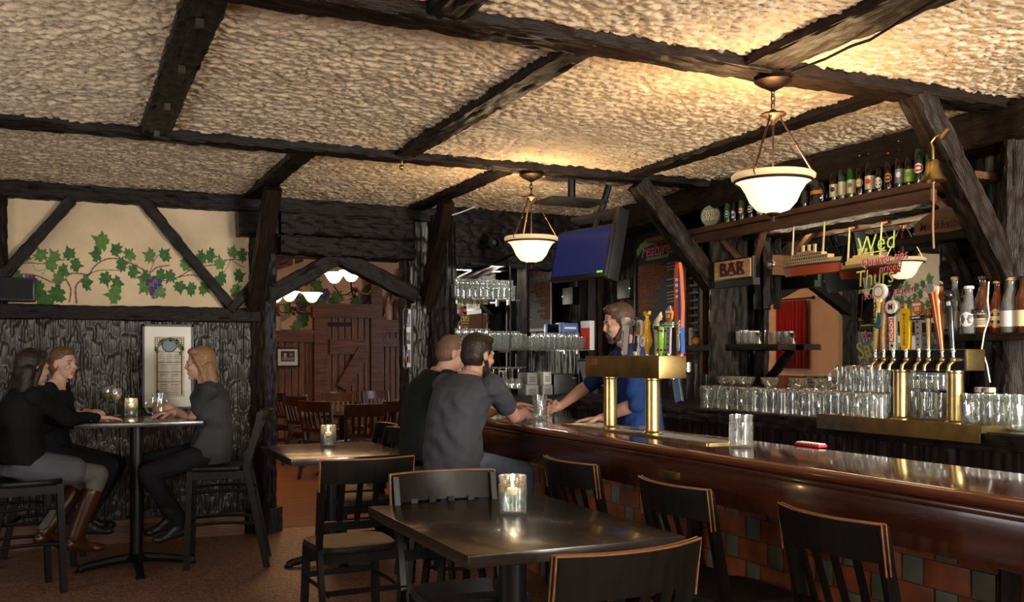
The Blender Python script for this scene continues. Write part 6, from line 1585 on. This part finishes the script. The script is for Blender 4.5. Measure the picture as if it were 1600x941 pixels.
def person(label, loc, yaw, P_, beard=None):
    """local frame: x forward, y left, z up; origin on the floor under the hips. P_ = pose and clothing"""
    g = P_.get; fem = g('female', False); s = g('scale', 1.)
    root = thing('person', label, 'person', loc, yaw)
    hz = g('hip_z', .84); hip = Vector((0, 0, hz)); lean = R(g('lean', 10)); roll = R(g('roll', 0)); tl = g('torso', .50)
    up = Vector((math.sin(lean), math.sin(roll), math.cos(lean))).normalized(); lf = Vector((math.sin(R(g('twist', 0)))*-1, math.cos(R(g('twist', 0))), 0)); lf = (lf-up*lf.dot(up)).normalized(); fw = lf.cross(up)
    def T(f_, z, l_=0): return hip+up*z+fw*f_+lf*l_
    sw = (.155 if fem else .190)*s; shz = tl-.05
    slump = g('slump', .03)
    W_ = dict(zip('hwrcsn', ((.175, .165, .150, .150, .135, .06) if fem else (.175, .160, .168, .178, .165, .072))))
    D_ = dict(zip('hwrcsn', ((.125, .10, .105, .115, .075, .055) if fem else (.125, .115, .122, .125, .085, .065))))
    def rings(inf=0, lo=0, hi=1.):
        rs = [(-.10, 'h', .8, .85, 0), (-.02, 'h', 1, 1, 0), (.09, 'h', .96, .95, 0), (.20, 'w', 1, 1, -.005), (.30, 'r', 1, 1, 0), (.39, 'c', 1, 1, .005), (.455, 's', 1, 1, -.004), (.50, 's', .62, .75, -.01), (.53, 'n', 1.0, 1, .0)]
        out = []
        for z, k, a, b_, f_ in rs:
            if z < lo-1e-6 or z > hi+1e-6: continue
            zz = z*tl/.50; bend = -slump*math.sin(math.pi*min(1, max(0, z/.5)))
            out.append((T(f_+bend+(.0), zz), lf*(W_[k]*a*s+inf), fw*(D_[k]*b_*s+inf)))
        return out
    neck0 = T(0, tl-.01); hd = Vector(g('head', (.06, 0, .20)))
    HC = neck0+fw*hd.x+lf*hd.y+up.lerp(Vector((0, 0, 1)), .7).normalized()*hd.z
    hy_, hp_ = R(g('look', 0)), R(g('nod', 0)); tilt = R(g('tilt', 0))
    Rm = Matrix.Rotation(hy_, 3, 'Z') @ Matrix.Rotation(hp_, 3, 'Y') @ Matrix.Rotation(tilt, 3, 'X')
    F_, L_, U_ = Rm @ Vector((1, 0, 0)), Rm @ Vector((0, 1, 0)), Rm @ Vector((0, 0, 1)); hs = g('head_scale', 1.)*(.94 if fem else 1.)
    def H(f_, l_, u_): return HC+(F_*f_+L_*l_+U_*u_)*hs
    HM = Matrix.Identity(4); 
    for i in range(3): HM[i][0], HM[i][1], HM[i][2] = F_[i], L_[i], U_[i]
    # --- limbs
    ua, fa_ = (.27, .235) if fem else (.30, .26)
    arms = []
    for sd_, key in ((1, 'L'), (-1, 'R')):
        S_ = T(-.005, shz, sd_*sw); tgt = Vector(g('hand'+key)); E_, Wr = ik(S_, tgt, ua, fa_, g('pole'+key, (-.3, sd_*.5, -1))); arms.append((sd_, key, S_, E_, Wr))
    legs = []
    for sd_, key in ((1, 'L'), (-1, 'R')):
        Hp = hip+Vector((0, sd_*.09, -.02)); ft = Vector(g('foot'+key)); K_, A_ = ik(Hp, ft, .43*g('leg', 1), .42*g('leg', 1), g('kpole', (1, sd_*.15, .6))); legs.append((sd_, key, Hp, K_, A_))
    am = .86 if fem else 1.
    # --- body (skin) : one surface
    b = Blob(); b.loft(rings(-.006)); b.cap(neck0-up*.05, .064*am, HC-U_*.05*hs-F_*.015, .054*am)
    def scap(p, a, q, c): b.cap(p, a, q, c)
    for sd_, key, S_, E_, Wr in arms:
        b.cap(S_, .058*am, S_.lerp(E_, .5), .050*am); b.cap(S_.lerp(E_, .5), .050*am, E_, .040*am); b.cap(E_, .040*am, E_.lerp(Wr, .3), .043*am); b.cap(E_.lerp(Wr, .3), .043*am, Wr, .027*am)
        hd_ = Vector(g('hdir'+key, (1, 0, 0))); hn = Vector(g('hnorm'+key, (0, 0, -1))); hsd = Vector(g('hside'+key, (0, -sd_, 0)))
        b.cap(Wr, .027*am, Wr+hd_.normalized()*.02, .024*am, 2); hand(b, Wr+hd_.normalized()*.012, hd_, hn, hsd, g('curl'+key, .35), .92 if fem else 1.04)
    for sd_, key, Hp, K_, A_ in legs:
        b.cap(Hp, .082, K_, .055); b.cap(K_, .055, K_.lerp(A_, .3), .054); b.cap(K_.lerp(A_, .3), .054, A_, .036)
    # head
    b.ell(H(-.012, 0, .035), (.095*hs, .076*hs, .093*hs), HM); b.ell(H(.030, 0, -.028), (.062*hs, .056*hs, .082*hs), HM); b.ell(H(.012, 0, -.062), (.058*hs, .050*hs, .040*hs), HM)
    b.ell(H(.066, 0, -.094), (.020*hs, .021*hs, .018*hs), HM); b.cap(H(.078, .030, .024), .013*hs, H(.078, -.030, .024), .013*hs, 3)
    b.cap(H(.088, 0, .018), .008*hs, H(.100, 0, -.020), .0112*hs, 4); b.ell(H(.094, .0, -.025), (.011*hs, .016*hs, .008*hs), HM)
    for e in (1, -1):
        b.ell(H(.064, e*.036, -.022), (.026*hs, .020*hs, .022*hs), HM); b.ell(H(-.004, e*.077, -.002), (.018*hs, .010*hs, .030*hs), HM)
    b.cap(H(.086, .016, -.056), .0078*hs, H(.086, -.016, -.056), .0078*hs, 3); b.cap(H(.083, .014, -.068), .0080*hs, H(.083, -.014, -.068), .0080*hs, 3)
    skin = g('skin', SKIN); mouth = H(.092, 0, -.062)
    body = b.done('body', skin, root, .0048, 3, mats=[skin, LIP], colorfn=lambda c: 1 if abs((c-mouth).dot(U_)) < .011*hs and abs((c-mouth).dot(L_)) < .021*hs and (c-mouth).dot(F_) > -.006 else 0)
    for e in (1, -1):
        m_ = MB(); m_.sphere(H(.0740, e*.031, .004), (.0105*hs, .0105*hs, .0085*hs), EYEW, 12); m_.sphere(H(.0790, e*.031, .004), .0068*hs, IRIS, 10); m_.build('eye', root)
        m_ = MB(); m_.tube([H(.089, e*.016, .024), H(.091, e*.032, .029), H(.080, e*.046, .024)], [.0035, .004, .002], g('brow', g('hair_mat')), 6); m_.build('eyebrow', root)
    # --- clothing
    tp = g('top'); 
    if tp:
        c = Blob(); c.loft(rings(.012+g('loose', 0), g('hem', -.06), g('neck', .505))); ring_n = T(0, tl-.012)
        if g('collar'): c.cap(ring_n, .070, neck0+up*.012, .066, 2)
        sl = g('sleeve', .5)
        for sd_, key, S_, E_, Wr in arms:
            c.cap(S_+up*.002, .068*am+.004, S_.lerp(E_, .45), .062*am+.006)
            if sl <= 1: c.cap(S_.lerp(E_, .3), .062*am+.006, S_.lerp(E_, sl), .060*am+.004)
            else: c.cap(S_.lerp(E_, .4), .062*am, E_, .050*am+.004); c.cap(E_, .050*am+.004, E_.lerp(Wr, sl-1), (.040*am+.004) if sl < 1.6 else .034*am+.003)
        if g('skirt'):
            pass
        c.done('shirt' if not fem else g('top_name', 'shirt'), tp, root, .007, 5, wrinkle=g('wrinkle', .0034), seed=g('seed', 1))
    pm = g('pants')
    if pm:
        c = Blob(); c.loft([r_ for r_ in rings(.008, -.12, .10)]); thk = g('leg_inf', .012)
        for sd_, key, Hp, K_, A_ in legs:
            c.cap(Hp, .086+thk*.5, K_, .058+thk); c.cap(K_, .058+thk, K_.lerp(A_, .3), .054+thk); c.cap(K_.lerp(A_, .3), .054+thk, A_+Vector((0, 0, .02)), .038+thk*1.3)
        c.done('trousers' if g('pants_name') is None else g('pants_name'), pm, root, .008, 5, wrinkle=g('pwrinkle', .002), seed=3)
    if g('skirt'):
        c = Blob(); c.loft([r_ for r_ in rings(.014, -.12, .14)])
        for sd_, key, Hp, K_, A_ in legs: c.cap(Hp, .105, Hp.lerp(K_, .62), .095)
        c.done('skirt', g('skirt'), root, .008, 6, wrinkle=.002)
    bo = g('boots')
    for sd_, key, Hp, K_, A_ in legs:
        c = Blob(); fd = Vector(g('toe', (1, sd_*.1, -.1))).normalized(); toe = A_+fd*.15+Vector((0, 0, -.045)); heel = A_-fd*.035+Vector((0, 0, -.05))
        c.cap(heel, .036, toe, .030); c.cap(A_+Vector((0, 0, -.01)), .044, A_+fd*.06+Vector((0, 0, -.035)), .036); c.ell(toe, (.05, .042, .028))
        if bo: c.cap(A_, .048, A_.lerp(K_, g('boot_h', .7)), .062)
        c.done('boot' if bo else 'shoe', g('shoe_mat', BLACKP), root, .007, 3)
    # --- hair
    hm = g('hair_mat'); hk = g('hair')
    c = Blob()
    if hk == 'short':
        c.ell(H(-.020, 0, .044), (.098*hs, .084*hs, .096*hs), HM); c.ell(H(-.045, 0, .0), (.070*hs, .080*hs, .080*hs), HM); c.ell(H(-.03, 0, -.045), (.055*hs, .062*hs, .05*hs), HM)
        c.ell(H(.030, 0, .098), (.055*hs, .062*hs, .034*hs), HM)
        for e in (1, -1): c.cap(H(.012, e*.074, .03), .012, H(.012, e*.072, -.012), .007, 3)
    elif hk == 'crop':
        c.ell(H(-.018, 0, .040), (.093*hs, .079*hs, .093*hs), HM); c.ell(H(-.040, 0, .0), (.072*hs, .075*hs, .075*hs), HM); c.ell(H(.03, 0, .088), (.05*hs, .06*hs, .036*hs), HM)
    elif hk == 'long':
        c.ell(H(-.022, 0, .042), (.100*hs, .088*hs, .098*hs), HM); c.ell(H(-.055, 0, -.03), (.065*hs, .085*hs, .10*hs), HM); ln = g('hair_len', .26)
        for l_ in (-.055, -.02, .02, .055): c.cap(H(-.060, l_*1.1, -.02), .042, H(-.078-.02*abs(l_), l_*1.35, -.08-ln*.5)+Vector((0, 0, 0)), .040); c.cap(H(-.078, l_*1.3, -.08-ln*.5), .040, H(-.070, l_*1.2, -.06-ln), .022)
        for e in (1, -1): c.cap(H(.035, e*.070, .060), .016, H(-.005, e*.084, -.03), .018); c.cap(H(-.005, e*.084, -.03), .018, H(-.03, e*.080, -.16), .016)
        c.ell(H(.035, 0, .098), (.05*hs, .066*hs, .032*hs), HM)
    elif hk == 'bun':
        c.ell(H(-.020, 0, .042), (.097*hs, .081*hs, .095*hs), HM); c.ell(H(-.05, 0, -.01), (.062*hs, .074*hs, .075*hs), HM); c.ell(H(.035, 0, .092), (.05*hs, .062*hs, .034*hs), HM); c.ell(H(-.112, 0, .01), (.035, .036, .04), HM)
    c.done('hair', hm, root, .005, 3, wrinkle=.0016 if hk != 'crop' else .0006, seed=2)
    if beard:
        c = Blob(); c.ell(H(.018, 0, -.074), (.058*hs, .055*hs, .036*hs), HM); c.ell(H(.067, 0, -.097), (.024*hs, .026*hs, .020*hs), HM); c.cap(H(.092, .020, -.046), .005, H(.092, -.020, -.046), .005, 3)
        for e in (1, -1): c.cap(H(.012, e*.068, -.03), .012, H(.05, e*.044, -.085), .012); c.cap(H(.088, e*.022, -.050), .006, H(.074, e*.026, -.085), .009)
        c.done('beard', beard, root, .0045, 2)
    return root
HBR = mat('hair_dark_brown', (.018, .010, .007), .5, bump=.5, bscale=90); HLB = mat('hair_light_brown', (.13, .07, .038), .5, bump=.5, bscale=90); HBL = mat('hair_blonde', (.27, .15, .075), .45, bump=.6, bscale=80)
HMB = mat('hair_mid_brown', (.07, .038, .022), .5, bump=.5, bscale=90); BRDM = mat('beard_brown', (.06, .035, .022), .7, bump=.6, bscale=200)
JEANS = cloth('blue_jeans', (.09, .12, .17)); BLK = cloth('black_trousers', (.010, .010, .012)); BOOTB = mat('brown_boot', (.045, .014, .007), .3)

def toloc(loc, yaw, w):   # world point -> local
    v = Vector(w)-Vector(loc); c, s = math.cos(-yaw), math.sin(-yaw); return (v.x*c-v.y*s, v.x*s+v.y*c, v.z)
def rotl(yaw, w): c, s = math.cos(-yaw), math.sin(-yaw); return (w[0]*c-w[1]*s, w[0]*s+w[1]*c, w[2])

# man in the charcoal tee, nearer
L0, Y0_ = Vector((2.01, 5.20, 0)), R(26)
def tl_(w): return toloc(L0, Y0_, w)
person('seated man in charcoal tee and jeans, dark hair and beard, reaching for the mug', L0, Y0_, dict(hip_z=.86, lean=17, torso=.49, slump=.05, head=(.055, -.01, .155), look=-12, nod=8,
    handR=tl_((2.56, 5.42, 1.095)), handL=tl_((2.60, 5.64, 1.10)), poleR=(-.2, -.55, -1), poleL=(-.1, .6, -1), hdirR=(1, .35, -.02), hdirL=(1, -.35, 0), hnormR=(0, .8, -.5), hnormL=(0, -.8, -.5), hsideR=(0, .3, 1), hsideL=(0, -.3, 1), curlR=.55, curlL=.45,
    footL=(.38, .16, .34), footR=(.36, -.22, .34), top=cloth('charcoal_tee', (.055, .056, .068)), sleeve=.62, hem=-.14, loose=.006, wrinkle=.0042, pants=JEANS, hair='short', hair_mat=HBR, shoe_mat=BLACKP, seed=4), beard=mat('beard_dark', (.02, .012, .009), .7, bump=.6, bscale=200))
# man in the black shirt, farther
L0, Y0_ = Vector((2.12, 6.04, 0)), R(0)
person('seated man in a black shirt with short light brown hair, behind the charcoal tee', L0, Y0_, dict(hip_z=.86, lean=14, torso=.50, slump=.05, head=(.075, 0, .15), look=-8, nod=12,
    handR=tl_((2.62, 5.94, 1.10)), handL=tl_((2.66, 6.20, 1.10)), poleR=(-.2, -.6, -1), hdirR=(1, .3, 0), hdirL=(1, -.3, 0), hsideR=(0, 1, .3), hsideL=(0, -1, .3), footL=(.34, .16, .34), footR=(.34, -.16, .34),
    top=cloth('black_shirt', (.016, .020, .020)), sleeve=.60, hem=-.14, loose=.010, pants=cloth('dark_jeans', (.03, .035, .05)), hair='crop', hair_mat=HLB, seed=9))
# bartender
L0, Y0_ = Vector((3.26, 5.18, 0)), R(160)
person('bearded bartender in a rolled sleeve navy shirt leaning on the bar', L0, Y0_, dict(hip_z=.97, lean=9, torso=.55, slump=.02, head=(.05, .02, .16), look=12, nod=10, twist=-4,
    handR=tl_((2.93, 5.70, 1.10)), handL=tl_((3.00, 5.20, 1.075)), poleR=(-.4, -.5, -.4), poleL=(-.6, .7, -.3), hdirR=rotl(Y0_, (-1, -.3, -.05)), hdirL=rotl(Y0_, (-.75, .65, -.12)), hnormR=rotl(Y0_, (0, -.9, -.3)), hnormL=(0, 0, -1), hsideR=rotl(Y0_, (0, 0, 1)), hsideL=rotl(Y0_, (-.6, -.7, 0)),
    curlR=.55, curlL=.12, footL=(.02, .14, .07), footR=(.0, -.14, .07), kpole=(1, 0, 0), leg=1.06, toe=(1, 0, -.05), top=cloth('navy_shirt', (.016, .045, .155)), sleeve=1.06, collar=True, hem=-.14, loose=.008, wrinkle=.0042, pants=BLK, hair='short', hair_mat=HMB, brow=HMB, seed=12), beard=BRDM)
# women
L0, Y0_ = Vector((-.27, 6.74, 0)), R(20)
person('woman with long dark hair in a black sweater and grey skirt, leftmost', L0, Y0_, dict(female=True, hip_z=.80, lean=4, torso=.455, head=(.03, 0, .135), look=8, nod=4,
    handR=tl_((.17, 6.88, 1.055)), handL=tl_((.13, 7.02, 1.055)), poleR=(-.3, -.3, -1), poleL=(-.3, .4, -1), hdirR=(1, 0, -.08), hdirL=(1, -.4, -.08), curlR=.18, footR=(.28, -.10, .30), footL=(.14, .02, .34), toe=(1, 0, -.25),
    top=cloth('black_sweater', (.008, .008, .009)), sleeve=1.9, top_name='sweater', hem=-.02, loose=.006, pants=cloth('grey_tights', (.10, .10, .085), .7, .1), pants_name='tights', leg_inf=.003, pwrinkle=.0005, skirt=cloth('grey_skirt', (.085, .09, .105)), skin=SKINL, hair='long', hair_len=.24, hair_mat=HBR, boots=True, boot_h=.72, shoe_mat=BOOTB))
L0, Y0_ = Vector((-.13, 7.50, 0)), R(-14)
person('blonde woman with pinned up hair in a black blazer, facing the light', L0, Y0_, dict(female=True, hip_z=.80, lean=6, torso=.47, head=(.04, 0, .145), look=-28, nod=0,
    handR=tl_((.06, 7.24, 1.06)), handL=tl_((.10, 7.32, 1.07)), poleR=(-.2, -.5, -1), hdirR=(1, .25, .1), hdirL=(1, -.4, .1), curlR=.6, curlL=.5, footR=(.26, -.10, .30), footL=(.22, .12, .30),
    top=cloth('black_blazer', (.010, .010, .013)), sleeve=1.86, top_name='blazer', neck=.47, loose=.008, pants=BLK, skin=SKINL, hair='bun', hair_mat=HLB, boots=True, shoe_mat=BLACKP))
L0, Y0_ = Vector((.90, 7.06, 0)), R(176)
person('woman with long blonde hair in a dark grey tee, right of the high table', L0, Y0_, dict(female=True, hip_z=.80, lean=3, torso=.47, head=(.045, 0, .14), look=0, nod=3,
    handL=tl_((BMX[0]+.10, BMX[1]-.045, 1.075)), handR=tl_((.66, 7.20, 1.06)), poleL=(-.1, .5, -1), poleR=(-.2, -.5, -1), hdirL=rotl(Y0_, (-1, .2, 0)), hnormL=rotl(Y0_, (0, 1, 0)), hsideL=(0, 0, 1), curlL=.55, hdirR=rotl(Y0_, (-1, -.3, -.05)), footL=(.20, .10, .30), footR=(.26, -.10, .32),
    top=cloth('dark_grey_tee', (.045, .046, .048)), sleeve=.60, hem=-.10, loose=.010, pants=BLK, skin=SKIN, hair='long', hair_len=.20, hair_mat=HBL, boots=True, boot_h=.7, shoe_mat=BLACKP, toe=(1, 0, -.35)))
